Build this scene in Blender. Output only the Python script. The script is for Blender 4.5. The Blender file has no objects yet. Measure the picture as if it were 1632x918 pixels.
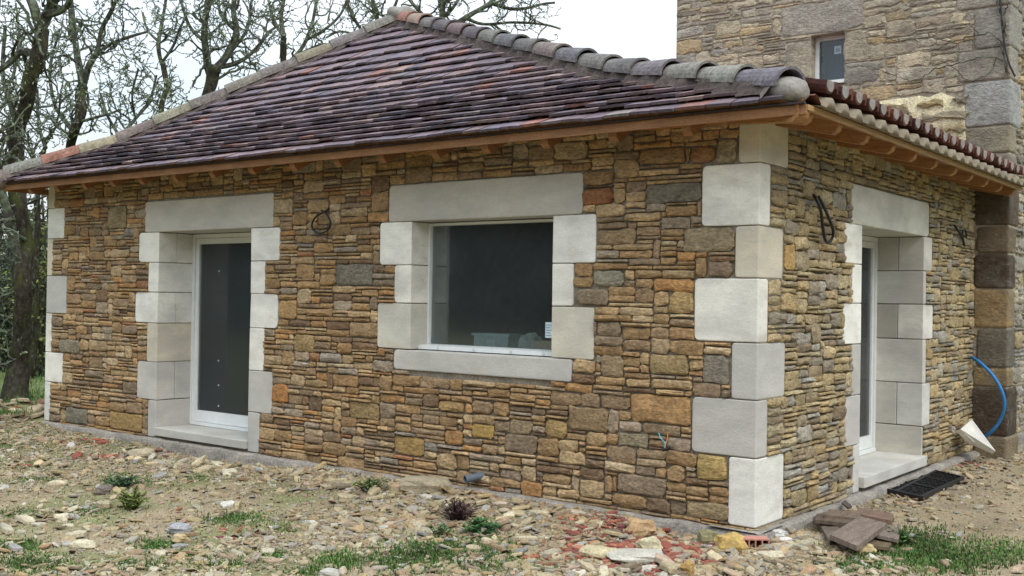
import bpy, bmesh, math, random
import numpy as np
from mathutils import Vector, Matrix, noise as mnoise

sc = bpy.context.scene
COL = sc.collection
R = random.Random(7)

# ---------------------------------------------------------------- camera
FPX = 1713.75
CP = Vector((2.9908, -6.4989, 1.4479))
YAW, PIT, ROL = 0.65627, 0.00941, 0.01612
fw = Vector((-math.sin(YAW)*math.cos(PIT), math.cos(YAW)*math.cos(PIT), math.sin(PIT)))
rt0 = Vector((math.cos(YAW), math.sin(YAW), 0))
up0 = rt0.cross(fw)
RT = math.cos(ROL)*rt0 + math.sin(ROL)*up0
UP = -math.sin(ROL)*rt0 + math.cos(ROL)*up0
cam_d = bpy.data.cameras.new('camera')
cam = bpy.data.objects.new('camera', cam_d); COL.objects.link(cam)
cam.matrix_world = Matrix(((RT.x, UP.x, -fw.x, CP.x), (RT.y, UP.y, -fw.y, CP.y), (RT.z, UP.z, -fw.z, CP.z), (0, 0, 0, 1)))
cam_d.sensor_width = 36; cam_d.lens = 36*FPX/1632
cam_d.clip_start = .05; cam_d.clip_end = 2000
sc.camera = cam
sc.render.resolution_x = 1024; sc.render.resolution_y = 576

# ---------------------------------------------------------------- sky and sun (overcast daylight)
SUN_EL, SUN_AZ = math.radians(48), math.radians(118)     # azimuth clockwise from +Y
w = bpy.data.worlds.new('World'); sc.world = w; w.use_nodes = True
nt = w.node_tree; nt.nodes.clear()
out = nt.nodes.new('ShaderNodeOutputWorld'); bg = nt.nodes.new('ShaderNodeBackground')
sky = nt.nodes.new('ShaderNodeTexSky'); sky.sky_type = 'NISHITA'; sky.sun_disc = False
sky.sun_elevation = SUN_EL; sky.sun_rotation = SUN_AZ; sky.air_density = 1.5; sky.dust_density = 4
mix = nt.nodes.new('ShaderNodeMix'); mix.data_type = 'RGBA'; mix.inputs[0].default_value = .82
tc = nt.nodes.new('ShaderNodeTexCoord'); mp = nt.nodes.new('ShaderNodeMapping'); mp.inputs['Scale'].default_value = (1, 1, 3)
cn = nt.nodes.new('ShaderNodeTexNoise'); cn.inputs['Scale'].default_value = 1.6; cn.inputs['Detail'].default_value = 5
cr = nt.nodes.new('ShaderNodeValToRGB')
cr.color_ramp.elements[0].position = .3; cr.color_ramp.elements[0].color = (7.2, 9.2, 11.2, 1)
cr.color_ramp.elements[1].position = .65; cr.color_ramp.elements[1].color = (11.0, 11.4, 11.8, 1)
nt.links.new(tc.outputs['Generated'], mp.inputs[0]); nt.links.new(mp.outputs[0], cn.inputs['Vector'])
nt.links.new(cn.outputs['Fac'], cr.inputs[0])
nt.links.new(sky.outputs[0], mix.inputs[6]); nt.links.new(cr.outputs[0], mix.inputs[7])
sx_ = nt.nodes.new('ShaderNodeSeparateXYZ'); mr_ = nt.nodes.new('ShaderNodeMapRange'); ml_ = nt.nodes.new('ShaderNodeVectorMath'); ml_.operation = 'SCALE'
mr_.inputs[1].default_value = 0; mr_.inputs[2].default_value = 1; mr_.inputs[3].default_value = .78; mr_.inputs[4].default_value = 2.0   # overcast sky: brighter overhead
nt.links.new(tc.outputs['Generated'], sx_.inputs[0]); nt.links.new(sx_.outputs[2], mr_.inputs[0]); nt.links.new(mix.outputs[2], ml_.inputs[0]); nt.links.new(mr_.outputs[0], ml_.inputs['Scale'])
nt.links.new(ml_.outputs[0], bg.inputs['Color']); bg.inputs['Strength'].default_value = .1
nt.links.new(bg.outputs[0], out.inputs[0])
sd = bpy.data.lights.new('sun', 'SUN'); sd.energy = 1.3; sd.angle = math.radians(22); sd.color = (1, .96, .9)
so = bpy.data.objects.new('sun', sd); COL.objects.link(so)
sdir = Vector((math.sin(SUN_AZ)*math.cos(SUN_EL), math.cos(SUN_AZ)*math.cos(SUN_EL), math.sin(SUN_EL)))
so.rotation_euler = sdir.to_track_quat('Z', 'Y').to_euler()
sc.view_settings.view_transform = 'Standard'; sc.view_settings.look = 'None'
sc.view_settings.exposure = .22; sc.view_settings.gamma = 1
sc.cycles.max_bounces = 6; sc.cycles.diffuse_bounces = 3; sc.cycles.transparent_max_bounces = 12

# ---------------------------------------------------------------- helpers
def ray(px, py):
    return fw + RT*((px-816)/FPX) - UP*((py-459)/FPX)
def onp(px, py, ax, v):
    r = ray(px, py); return CP + r*((v-CP[ax])/r[ax])
def atd(px, py, d):
    return CP + ray(px, py)*d
def rad(px, d): return px*d/FPX

def sstep(a, b, x):
    t = max(0, min(1, (x-a)/(b-a))); return t*t*(3-2*t)
def gz(x, y):
    z = -.10
    z += .20*math.exp(-(((x+9.6)/.8)**2+((y+.05)/.8)**2))
    z -= .05*math.exp(-(((x+5.6)/.9)**2+((y+.2)/.5)**2))
    if -5 < x < -.5 and -1.0 < y < .2: z += .05*sstep(-5, -3.8, x)*sstep(-.5, -1.1, x)*sstep(-1.0, -.3, y)
    v = Vector((x, y, 0))
    z += .022*mnoise.noise(v*1.3) + .012*mnoise.noise(v*4.1) + .006*mnoise.noise(v*11)
    return z
def G(px, py):
    r = ray(px, py); t = (-.1-CP.z)/r.z; p = CP + r*t
    for _ in range(4):
        t = (gz(p.x, p.y)-CP.z)/r.z; p = CP + r*t
    return p

class MB:
    def __init__(s): s.v = []; s.f = []; s.c = []
    def add(s, V, F, c=(1, 1, 1)):
        n = len(s.v); s.v.extend(tuple(p) for p in V); s.f.extend([tuple(i+n for i in f) for f in F])
        s.c.extend([c]*len(V))
    def addm(s, m2):
        n = len(s.v); s.v += m2.v; s.f += [tuple(i+n for i in f) for f in m2.f]; s.c += m2.c
    def mesh(s, name, mat, smooth=False, off=(0, 0, 0)):
        me = bpy.data.meshes.new(name)
        V = np.array(s.v, dtype=float)-np.array(off, dtype=float)
        me.from_pydata(V.tolist(), [], s.f)
        at = me.color_attributes.new('col', 'FLOAT_COLOR', 'POINT')
        c = np.ones((len(s.v), 4), dtype=np.float32); c[:, :3] = np.array(s.c)
        at.data.foreach_set('color', c.ravel())
        if smooth: me.polygons.foreach_set('use_smooth', [True]*len(me.polygons))
        me.materials.append(mat); me.update()
        return me

WP = {}
def wpos(o): return WP.get(o.name, Vector((0, 0, 0))) if o else Vector((0, 0, 0))
def tag(o, label=None, cat=None, group=None, kind=None):
    if label: o['label'] = label
    if cat: o['category'] = cat
    if group: o['group'] = group
    if kind: o['kind'] = kind
    return o
def empty(name, loc, label=None, cat=None, group=None, rz=0):
    o = bpy.data.objects.new(name, None); COL.objects.link(o); o.location = loc; o.rotation_euler.z = rz
    o.empty_display_size = .1; WP[o.name] = Vector(loc)
    return tag(o, label, cat, group)
def place(name, me, parent, wp):
    o = bpy.data.objects.new(name, me); COL.objects.link(o)
    o.location = Vector(wp)-wpos(parent); o.parent = parent; WP[o.name] = Vector(wp)
    return o
def build(name, mb, mat, parent=None, smooth=False, base=False):
    V = np.array(mb.v); lo = V.min(0); hi = V.max(0); c = (lo+hi)/2
    if base: c[2] = lo[2]
    return place(name, mb.mesh(name, mat, smooth, c), parent, c)

BOXF = [(0, 3, 2, 1), (4, 5, 6, 7), (0, 1, 5, 4), (1, 2, 6, 5), (2, 3, 7, 6), (3, 0, 4, 7)]
def box(mb, x0, x1, y0, y1, z0, z1, c=(1, 1, 1)):
    mb.add([(x0, y0, z0), (x1, y0, z0), (x1, y1, z0), (x0, y1, z0), (x0, y0, z1), (x1, y0, z1), (x1, y1, z1), (x0, y1, z1)], BOXF, c)
def obox(mb, c, ax, ay, az, col=(1, 1, 1)):
    c = Vector(c); V = []
    for k in (-1, 1):
        for i, j in ((-1, -1), (1, -1), (1, 1), (-1, 1)): V.append(c+ax*i+ay*j+az*k)
    mb.add(V, BOXF, col)
def tube(mb, pts, rs, n=6, col=(1, 1, 1), cap=True):
    pts = [Vector(p) for p in pts]; V = []; F = []
    if isinstance(rs, (int, float)): rs = [rs]*len(pts)
    a = None
    for i, p in enumerate(pts):
        t = (pts[min(i+1, len(pts)-1)]-pts[max(i-1, 0)])
        t = t.normalized() if t.length > 1e-9 else Vector((0, 0, 1))
        if a is None: a = t.orthogonal()
        a = a-t*a.dot(t)
        if a.length < 1e-4: a = t.orthogonal()
        a.normalize(); b = t.cross(a)
        for k in range(n):
            th = 2*math.pi*k/n; V.append(p+(a*math.cos(th)+b*math.sin(th))*rs[i])
    for i in range(len(pts)-1):
        for k in range(n):
            F.append((i*n+k, i*n+(k+1) % n, (i+1)*n+(k+1) % n, (i+1)*n+k))
    if cap: F.append(tuple(range(n))[::-1]); F.append(tuple((len(pts)-1)*n+k for k in range(n)))
    mb.add(V, F, col)
def smooth_pts(P, k=5):
    P = [Vector(p) for p in P]; out = []
    for i in range(len(P)-1):
        p0 = P[max(i-1, 0)]; p1 = P[i]; p2 = P[i+1]; p3 = P[min(i+2, len(P)-1)]
        for j in range(k):
            t = j/k
            out.append(.5*((2*p1)+(p2-p0)*t+(2*p0-5*p1+4*p2-p3)*t*t+(3*p1-p0-3*p2+p3)*t**3))
    out.append(P[-1]); return out

# ---------------------------------------------------------------- materials
def mat(name, col=(.5, .5, .5), rough=.85, attr=True, n1=(3, .25), n2=(30, .3), stretch=(1, 1, 1), bump=(60, .3, .01),
        bump2=None, spots=None, spec=.3, metal=0):
    """base colour (attribute col x col) varied by two noises, optional coloured spots, two bumps; all in world position"""
    m = bpy.data.materials.new(name); m.use_nodes = True; t = m.node_tree; N = t.nodes; L = t.links
    b = N['Principled BSDF']; b.inputs['Roughness'].default_value = rough; b.inputs['Metallic'].default_value = metal
    b.inputs['Specular IOR Level'].default_value = spec
    geo = N.new('ShaderNodeNewGeometry'); mp = N.new('ShaderNodeMapping'); mp.inputs['Scale'].default_value = stretch
    L.new(geo.outputs['Position'], mp.inputs[0])
    def noise(s, d=4, r=.55):
        n = N.new('ShaderNodeTexNoise'); n.inputs['Scale'].default_value = s; n.inputs['Detail'].default_value = d
        n.inputs['Roughness'].default_value = r; L.new(mp.outputs[0], n.inputs['Vector']); return n.outputs['Fac']
    def rng(f, a, b_, lo=.3, hi=.7):
        k = N.new('ShaderNodeMapRange'); k.inputs[1].default_value = lo; k.inputs[2].default_value = hi
        k.inputs[3].default_value = a; k.inputs[4].default_value = b_; L.new(f, k.inputs[0]); return k.outputs[0]
    base = N.new('ShaderNodeRGB'); base.outputs[0].default_value = (*col, 1); cur = base.outputs[0]
    def mul(a, bsock, isval=False):
        x = N.new('ShaderNodeMix'); x.data_type = 'RGBA'; x.blend_type = 'MULTIPLY'; x.inputs[0].default_value = 1
        L.new(a, x.inputs[6]); L.new(bsock, x.inputs[7]); return x.outputs[2]
    if attr:
        at = N.new('ShaderNodeAttribute'); at.attribute_name = 'col'; cur = mul(cur, at.outputs['Color'])
    for s, a in (n1, n2):
        if a: cur = mul(cur, rng(noise(s), 1-a, 1+a))
    for sp in (spots or []):
        s, lo, hi, c, amt = sp
        x = N.new('ShaderNodeMix'); x.data_type = 'RGBA'; L.new(rng(noise(s, 5, .65), 0, amt, lo, hi), x.inputs[0])
        L.new(cur, x.inputs[6]); x.inputs[7].default_value = (*c, 1); cur = x.outputs[2]
    L.new(cur, b.inputs['Base Color'])
    prev = None
    for bb in (bump2, bump):
        if bb:
            bn = N.new('ShaderNodeBump'); bn.inputs['Strength'].default_value = bb[1]; bn.inputs['Distance'].default_value = bb[2]
            L.new(noise(bb[0], 6, .65), bn.inputs['Height'])
            if prev: L.new(prev, bn.inputs['Normal'])
            prev = bn.outputs[0]
    if prev: L.new(prev, b.inputs['Normal'])
    return m

M_STONE = mat('rubble_stone', (1, 1, 1), .9, n1=(6, .22), n2=(38, .38), stretch=(1, 1, 1.7), bump=(70, .8, .012), bump2=(17, .8, .03),
              spots=[(11, .58, .72, (.20, .17, .13), .55), (23, .62, .72, (.42, .38, .28), .5), (9, .6, .75, (.26, .12, .04), .35)], spec=.2)
M_TSTONE = mat('old_tower_stone', (1.08, 1.06, 1.04), .95, n1=(2.2, .2), n2=(26, .25), stretch=(1, 1, 1.5), bump=(45, .9, .02), bump2=(11, .9, .05),
               spots=[(2.6, .5, .68, (.19, .17, .145), .6), (14, .6, .7, (.42, .38, .29), .5), (30, .62, .68, (.09, .085, .075), .5)], spec=.2)
M_MORTAR = mat('joint_mortar', (.24, .21, .165), .95, False, n1=(5, .3), n2=(50, .3), bump=(90, .7, .01), spec=.1)
M_TMORTAR = mat('tower_mortar', (.42, .365, .28), .95, False, n1=(1.6, .3), n2=(20, .35), stretch=(1, 1, 1.6), bump=(50, .9, .02), bump2=(9, .7, .03),
                spots=[(2.6, .5, .68, (.20, .18, .15), .6)], spec=.1)
M_LIME = mat('lime_mortar_patch', (.72, .63, .42), .95, False, n1=(7, .25), n2=(40, .3), bump=(60, .8, .02), bump2=(14, .8, .05), spec=.1)
M_ASHLAR = mat('dressed_limestone', (1, 1, 1), .85, n1=(3.0, .10), n2=(60, .09), stretch=(1, 1, 2.2), bump=(150, .5, .004), bump2=(30, .35, .008),
               spots=[(1.3, .44, .66, (.36, .345, .325), .55), (3.2, .56, .72, (.52, .44, .29), .45), (9, .6, .75, (.40, .37, .33), .4), (55, .66, .7, (.3, .27, .22), .3)], spec=.15)
M_CONC = mat('rough_concrete', (.34, .31, .27), .95, False, n1=(4, .3), n2=(40, .3), bump=(60, .9, .015), bump2=(12, .8, .03), spots=[(8, .55, .7, (.22, .19, .15), .5)], spec=.1)
M_TILE = mat('clay_roof_tile', (1, 1, 1), .62, n1=(7, .22), n2=(40, .32), bump=(80, .45, .005), bump2=(18, .4, .008),
             spots=[(26, .64, .72, (.33, .30, .30), .5), (9, .64, .75, (.05, .04, .045), .4)], spec=.3)
M_RIDGE = mat('old_ridge_tile', (1, 1, 1), .85, n1=(6, .25), n2=(35, .35), bump=(60, .7, .01),
              spots=[(13, .56, .68, (.27, .265, .20), .6), (40, .66, .7, (.55, .54, .48), .8), (18, .62, .7, (.06, .055, .06), .6)], spec=.2)
M_RMORT = mat('ridge_mortar', (.185, .15, .135), .95, False, n1=(3.5, .3), n2=(30, .3), bump=(50, .8, .015), spots=[(7, .58, .72, (.26, .25, .20), .5)], spec=.1)
M_CAPM = mat('end_cap_mortar', (.27, .25, .225), .92, False, n1=(8, .15), n2=(50, .2), bump=(70, .6, .01), spots=[(16, .6, .72, (.22, .2, .18), .4)], spec=.1)
M_PAN = mat('red_brown_pan_tile', (1, 1, 1), .7, n1=(8, .2), n2=(50, .25), bump=(80, .5, .006), spec=.25)
M_WOOD = mat('orange_stained_timber', (1, 1, 1), .55, n1=(3, .18), n2=(22, .3), stretch=(2, 2, 14), bump=(50, .35, .004), spots=[(9, .62, .75, (.10, .035, .01), .4)], spec=.35)
M_CORR = mat('fibre_cement_sheet', (.24, .20, .145), .85, False, n1=(5, .2), n2=(50, .15), bump=(90, .3, .004), spec=.15)
M_WHITE = mat('white_lacquered_aluminium', (.74, .76, .75), .35, False, n1=(3, .04), n2=(20, .04), bump=None, spec=.5)
M_PLASTER = mat('interior_plaster', (.42, .43, .42), .9, False, n1=(3, .1), n2=(20, .1), bump=(40, .3, .005), spec=.1)
M_DARKROOM = mat('darkened_room', (.07, .065, .06), .95, False, n1=(2, .3), n2=(9, .3), bump=None, spec=.05)  # room's shade put into the colour, so the openings read black
M_BLACK = mat('black_plastic', (.012, .012, .014), .5, False, n1=(9, .2), n2=(30, .2), bump=(60, .3, .003), spec=.4)
M_GENERIC = mat('painted_surface', (1, 1, 1), .55, n1=(5, .12), n2=(40, .12), bump=(60, .2, .003), spec=.4)
M_PLANK = mat('weathered_brown_board', (1, 1, 1), .7, n1=(5, .25), n2=(30, .35), stretch=(6, 1.2, 1), bump=(45, .5, .005), spec=.25)
M_CHIP = mat('broken_stone', (1, 1, 1), .9, n1=(8, .18), n2=(60, .25), bump=(90, .6, .008), bump2=(25, .5, .01), spec=.15)
M_BARK = mat('mossy_bark', (.7, .7, .7), .95, n1=(2.0, .4), n2=(18, .5), stretch=(1, 1, .5), bump=(30, 1, .03), bump2=(8, .9, .05),
             spots=[(3, .5, .63, (.075, .088, .024), .8), (22, .6, .68, (.24, .26, .21), .5)], spec=.1)
M_TWIG = mat('lichened_twig', (.8, .8, .8), .95, n1=(3, .4), n2=(30, .45), bump=None, spots=[(9, .48, .6, (.17, .21, .13), .75)], spec=.1)
M_LEAF = mat('leaf', (1, 1, 1), .7, n1=(1.5, .4), n2=(14, .35), bump=None, spec=.25)
M_GROUND = mat('stony_soil', (1, 1, 1), .97, n1=(2.3, .22), n2=(70, .45), bump=(120, .45, .012), bump2=(30, .4, .02),
               spots=[(45, .58, .66, (.50, .42, .28), .75), (26, .62, .7, (.20, .155, .10), .45), (90, .62, .68, (.5, .44, .33), .7)], spec=.1)
# glass: clear with a Fresnel mirror
M_GLASS = bpy.data.materials.new('window_glass'); M_GLASS.use_nodes = True
t = M_GLASS.node_tree; t.nodes.clear(); o_ = t.nodes.new('ShaderNodeOutputMaterial'); mx = t.nodes.new('ShaderNodeMixShader')
tr = t.nodes.new('ShaderNodeBsdfTransparent'); tr.inputs[0].default_value = (.90, .95, .96, 1); gl = t.nodes.new('ShaderNodeBsdfGlossy'); gl.inputs['Roughness'].default_value = .09
fr = t.nodes.new('ShaderNodeFresnel'); fr.inputs[0].default_value = 1.5
t.links.new(fr.outputs[0], mx.inputs[0]); t.links.new(tr.outputs[0], mx.inputs[1]); t.links.new(gl.outputs[0], mx.inputs[2]); mx2 = t.nodes.new('ShaderNodeMixShader'); mx2.inputs[0].default_value = .06; df = t.nodes.new('ShaderNodeBsdfDiffuse'); df.inputs[0].default_value = (.30, .34, .36, 1)   # pale haze put into the glass for a brighter reflection
t.links.new(mx.outputs[0], mx2.inputs[1]); t.links.new(df.outputs[0], mx2.inputs[2]); t.links.new(mx2.outputs[0], o_.inputs[0])

M_DGLASS = M_GLASS.copy(); M_DGLASS.name = 'dark_door_glass'
[n for n in M_DGLASS.node_tree.nodes if n.type == 'BSDF_TRANSPARENT'][0].inputs[0].default_value = (.10, .105, .115, 1)

def jit(c, a=.12, r=R):
    k = 1+r.uniform(-a, a); w_ = r.uniform(-a, a)*.3; return (max(.004, c[0]*k*(1+w_)), max(.004, c[1]*k), max(.004, c[2]*k*(1-w_)))

# ---------------------------------------------------------------- rubble masonry
def rubble(W, H, blocked, fixed, rng, kinds, g=.01):
    nx, nz = int(round(W/g)), int(round(H/g)); occ = np.zeros((nz+1, nx), bool); occ[nz] = True
    for (a, b, c, d) in blocked:
        occ[max(0, int(round(c/g))):max(0, int(round(d/g))), max(0, int(round(a/g))):max(0, int(round(b/g)))] = True
    res = []
    for (a, b, c, d, col) in fixed:
        i0, i1, j0, j1 = int(round(a/g)), int(round(b/g)), int(round(c/g)), int(round(d/g))
        if i0 < 0 or i1 > nx or j0 < 0 or j1 > nz or occ[j0:j1, i0:i1].any(): continue
        occ[j0:j1, i0:i1] = True; res.append((i0*g, i1*g, j0*g, j1*g, col))
    occ[nz] = False
    for _ in range(30000):
        first = np.argmin(occ, axis=0)
        z = first.min()
        if z >= nz: break
        x = int(np.argmin(first)); e = x
        while e < nx and first[e] == z: e += 1
        run = e-x
        # free height above the run
        kind = rng.random(); acc = 0
        for (p, h0, h1, w0, w1) in kinds:
            acc += p
            if kind <= acc: break
        hh = rng.uniform(h0, h1)/g; ww = rng.uniform(w0, w1)/g
        ln = (first[x-1]-z) if x > 0 else 0; rn = (first[e]-z) if e < nx else 0
        m = [n for n in (ln, rn) if 3 <= n <= 17 and n*g < h1*1.5]
        if m and rng.random() < .5: hh = min(m)
        hh = max(2, int(hh)); ww = max(4, int(ww))
        ww = max(ww, int(hh*1.15))
        if run-ww < 6: ww = run
        if ww > 45: ww = run//2
        if run < 5:
            c = [n for n in (ln, rn) if n > 0]; hh = max(2, min(c)) if c else hh
        # clearance
        seg = occ[z:z+hh+4, x:x+ww]
        rows = np.where(seg.any(axis=1))[0]
        cl = rows[0] if len(rows) else hh+4
        if z+cl > nz: cl = nz-z
        if cl-hh < 3: hh = min(cl, hh+3) if cl < hh+4 else hh
        hh = max(1, min(hh, cl, nz-z))
        occ[z:z+hh, x:x+ww] = True
        if hh*g > .018 and ww*g > .025: res.append((x*g, (x+ww)*g, z*g, (z+hh)*g, None))
    return res

def stone_mb(w, h, proud, col, rng, back=.03, gap=.006, rough=1.0, big=False):
    """local frame: u along x, z up, outward = -y.  Irregular pillowed outline, chiselled face"""
    mb = MB(); a = w/2-gap*rng.uniform(.6, 1.5); b = h/2-gap*rng.uniform(.6, 1.4); a = max(a, .008); b = max(b, .005)
    P = []
    cr = [min(a, b, .05)*rng.uniform(.18, .68) for _ in range(4)]
    nx = max(0, min(3, int(w/.11))); nz = max(0, min(2, int(h/.11)))
    def side(p, q, n):
        for k in range(1, n+1): P.append((p[0]+(q[0]-p[0])*k/(n+1), p[1]+(q[1]-p[1])*k/(n+1)))
    c = [(-a, -b), (a, -b), (a, b), (-a, b)]
    pts = [((-a, -b+cr[0]), (-a+cr[0], -b)), ((a-cr[1], -b), (a, -b+cr[1])), ((a, b-cr[2]), (a-cr[2], b)), ((-a+cr[3], b), (-a, b-cr[3]))]
    for i in range(4):
        P.append(pts[i][0]); P.append(pts[i][1]); side(pts[i][1], pts[(i+1) % 4][0], (nx, nz, nx, nz)[i])
    j = min(.008, b*.24)*rough
    P = [(x+rng.uniform(-j, j), z+rng.uniform(-j, j)) for x, z in P]
    n = len(P); V = []; F = []
    ins = min(.013, b*.42, a*.42)
    for (x, z) in P: V.append((x, back, z))
    for (x, z) in P: V.append((x, -proud*rng.uniform(.25, .6), z))
    for (x, z) in P:
        k = rng.uniform(.6, 1.3); V.append((x*(1-ins*k/a), -proud*rng.uniform(.75, 1.1), z*(1-ins*k/b)))
    m = 1 if w < .2 else 2
    for r_ in range(2):
        for i in range(n): F.append((r_*n+i, r_*n+(i+1) % n, (r_+1)*n+(i+1) % n, (r_+1)*n+i))
    if m == 1:
        V.append((rng.uniform(-.2, .2)*a, -proud*rng.uniform(.9, 1.45), rng.uniform(-.2, .2)*b))
        for i in range(n): F.append((2*n+i, 2*n+(i+1) % n, 3*n))
    else:
        V.append((-a*rng.uniform(.3, .55), -proud*rng.uniform(.9, 1.5), rng.uniform(-.25, .25)*b))
        V.append((a*rng.uniform(.3, .55), -proud*rng.uniform(.9, 1.5), rng.uniform(-.25, .25)*b))
        cs = [3*n if V[2*n+i][0] < 0 else 3*n+1 for i in range(n)]
        for i in range(n):
            i2 = (i+1) % n
            F.append((2*n+i, 2*n+i2, cs[i]))
            if cs[i] != cs[i2]: F.append((2*n+i2, cs[i2], cs[i]))
    mb.add(V, F, col); return mb

def orient(mb, O, U, N):
    """map a local (u, -outward, z) mesh to the wall with origin O, direction U, outward normal N"""
    O = Vector(O); m2 = MB(); m2.f = mb.f; m2.c = mb.c
    m2.v = [tuple(O+U*v[0]+Vector((0, 0, 1))*v[2]-N*v[1]) for v in mb.v]
    return m2

PAL = [((0.390, 0.255, 0.130), 6), ((0.340, 0.217, 0.106), 5), ((0.450, 0.317, 0.173), 5), ((0.310, 0.213, 0.125), 4), ((0.270, 0.194, 0.125), 2.5),
       ((0.360, 0.283, 0.202), 1.8), ((0.470, 0.350, 0.211), 2.5), ((0.420, 0.236, 0.101), 1.8), ((0.210, 0.137, 0.082), 1.8), ((0.360, 0.180, 0.091), .4), ((0.310, 0.260, 0.206), .5)]
PALB = [((.40, .31, .17), 5), ((.46, .37, .22), 5), ((.34, .27, .17), 4), ((.30, .26, .20), 3), ((.38, .35, .29), 2), ((.46, .34, .18), 1.6), ((.26, .20, .13), 2)]
PALT = [((.44, .385, .285), 5), ((.50, .44, .335), 4), ((.39, .345, .265), 4), ((.36, .33, .275), 3), ((.46, .37, .23), 2), ((.54, .48, .35), 2), ((.31, .27, .215), 1.2)]
def pick(pal, rng):
    return jit(rng.choices([p[0] for p in pal], [p[1] for p in pal])[0], .14, rng)

KIND_A = [(.26, .028, .045, .12, .34), (.48, .05, .08, .13, .36), (.26, .085, .14, .14, .34)]
KIND_T = [(.34, .035, .065, .14, .40), (.42, .07, .11, .14, .42), (.24, .12, .20, .2, .42)]

def lay_stones(wall, rects, O, U, N, mat_, pal, rng, keep, weight, proud=(.012, .032), gap=.006, off=0, back=.03, rough=1.0, name='stone'):
    """the `keep` largest as parts, the rest joined into one stuff part"""
    info = []
    for r in rects:
        cu, cz = (r[0]+r[1])/2, (r[2]+r[3])/2
        p = Vector(O)+U*cu+Vector((0, 0, cz)); d = (p-CP).length
        info.append(((r[1]-r[0])*(r[3]-r[2])*weight(p)/d/d, r, p))
    info.sort(key=lambda q: -q[0])
    rest = MB(); parts = []
    for i, (s, r, p) in enumerate(info):
        col = r[4] if r[4] else pick(pal, rng)
        mb = stone_mb(r[1]-r[0], r[3]-r[2], rng.uniform(*proud), col, rng, back, gap, rough)
        w2 = orient(mb, p+N*off, U, N)
        if i < keep: parts.append(build(name, w2, mat_, wall))
        else: rest.addm(w2)
    if rest.v:
        o = build('small_'+name+'s', rest, mat_, wall); o['kind'] = 'stuff'
    return parts

def wall_slab(name, O, U, N, W, z0, z1, holes, front, back, mat_, parent):
    """slab between offsets front (outward) and back (inward), real openings; holes = (u0,u1,z0,z1)"""
    us = sorted({0, W, *[h[0] for h in holes], *[h[1] for h in holes]}); zs = sorted({z0, z1, *[h[2] for h in holes], *[h[3] for h in holes]})
    zs = [z for z in zs if z0 <= z <= z1]
    mb = MB(); Z = Vector((0, 0, 1)); O = Vector(O)
    def P(u, z, d): return O+U*u+Z*z+N*d
    def solid(i, j):
        if i < 0 or j < 0 or i >= len(us)-1 or j >= len(zs)-1: return False
        u, z = (us[i]+us[i+1])/2, (zs[j]+zs[j+1])/2
        return not any(h[0] < u < h[1] and h[2] < z < h[3] for h in holes)
    for i in range(len(us)-1):
        for j in range(len(zs)-1):
            if not solid(i, j): continue
            a, b, c, d = us[i], us[i+1], zs[j], zs[j+1]
            mb.add([P(a, c, front), P(b, c, front), P(b, d, front), P(a, d, front)], [(0, 1, 2, 3)])
            mb.add([P(a, c, back), P(b, c, back), P(b, d, back), P(a, d, back)], [(3, 2, 1, 0)])
            for (di, dj, q) in ((-1, 0, (a, c, a, d)), (1, 0, (b, d, b, c)), (0, -1, (b, c, a, c)), (0, 1, (a, d, b, d))):
                if not solid(i+di, j+dj):
                    mb.add([P(q[0], q[1], front), P(q[2], q[3], front), P(q[2], q[3], back), P(q[0], q[1], back)], [(0, 1, 2, 3)])
    return build(name, mb, mat_, parent)

def block(x0, x1, y0, y1, z0, z1, col, rng, bev=.006, rnd=None, wav=.004):
    """a dressed block as a bevelled box; rnd = list of ('x-'|'x+'|'y-'|'y+', radius): the two corners at that end get rounded"""
    bm = bmesh.new(); bmesh.ops.create_cube(bm, size=1)
    for v in bm.verts:
        v.co = Vector(((x0+x1)/2+v.co.x*(x1-x0), (y0+y1)/2+v.co.y*(y1-y0), (z0+z1)/2+v.co.z*(z1-z0)))
    for (s, r_) in (rnd or []):
        e2 = []
        for e in bm.edges:
            a, b = e.verts; d = b.co-a.co
            if s[0] == 'x' and abs(d.y) > .6*(y1-y0) and abs(d.x) < .005 and abs(d.z) < .005:
                if abs(a.co.x-(x0 if s[1] == '-' else x1)) < .004: e2.append(e)
            if s[0] == 'y' and abs(d.x) > .6*(x1-x0) and abs(d.y) < .005 and abs(d.z) < .005:
                if abs(a.co.y-(y0 if s[1] == '-' else y1)) < .004: e2.append(e)
        if e2: bmesh.ops.bevel(bm, geom=e2, offset=r_, segments=3, affect='EDGES', profile=.5)
    bmesh.ops.bevel(bm, geom=[e for e in bm.edges if e.calc_face_angle(0) > .9], offset=bev, segments=2, affect='EDGES', profile=.5)
    mb = MB(); bm.verts.ensure_lookup_table(); bm.verts.index_update()
    V = []
    for v in bm.verts:
        p = v.co; n = mnoise.noise_vector(p*9)*wav; V.append(p+n)
    mb.add(V, [tuple(v.index for v in f.verts) for f in bm.faces], col)
    bm.free(); return mb
# ================================================================ HOUSE
X, Y, Z = Vector((1, 0, 0)), Vector((0, 1, 0)), Vector((0, 0, 1))
XL, YT = -8.724, 5.145            # left corner of the front wall, line of the tower front
H1 = 2.066
house = empty('stone_house', (0, 0, 0), 'low new stone house with white corner blocks and a dark tiled hip roof', 'house')
AP = Vector((-6.09, 3.0, 0))
def h(y): return 2.655+.49*(y+.45) if y < .55 else 3.145+.67*(y-.55)
def yhR(x): return -.4+(.47-x)*3.4/6.56
def yhL(x): return -.4+(x+9.0)*3.4/2.91
def xhR(y): return .47-(y+.4)*6.56/3.4
def xhL(y): return -9.0+(y+.4)*2.91/3.4
def SB(x): return h(yhR(x))
def drop(x): return .05*sstep(-.9, .40, x)      # the tower-side slope is laid a little lower at its eave
def SL(x): return h(yhL(x))
def surf(x, y): return min(h(y), SB(x), SL(x))

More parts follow.
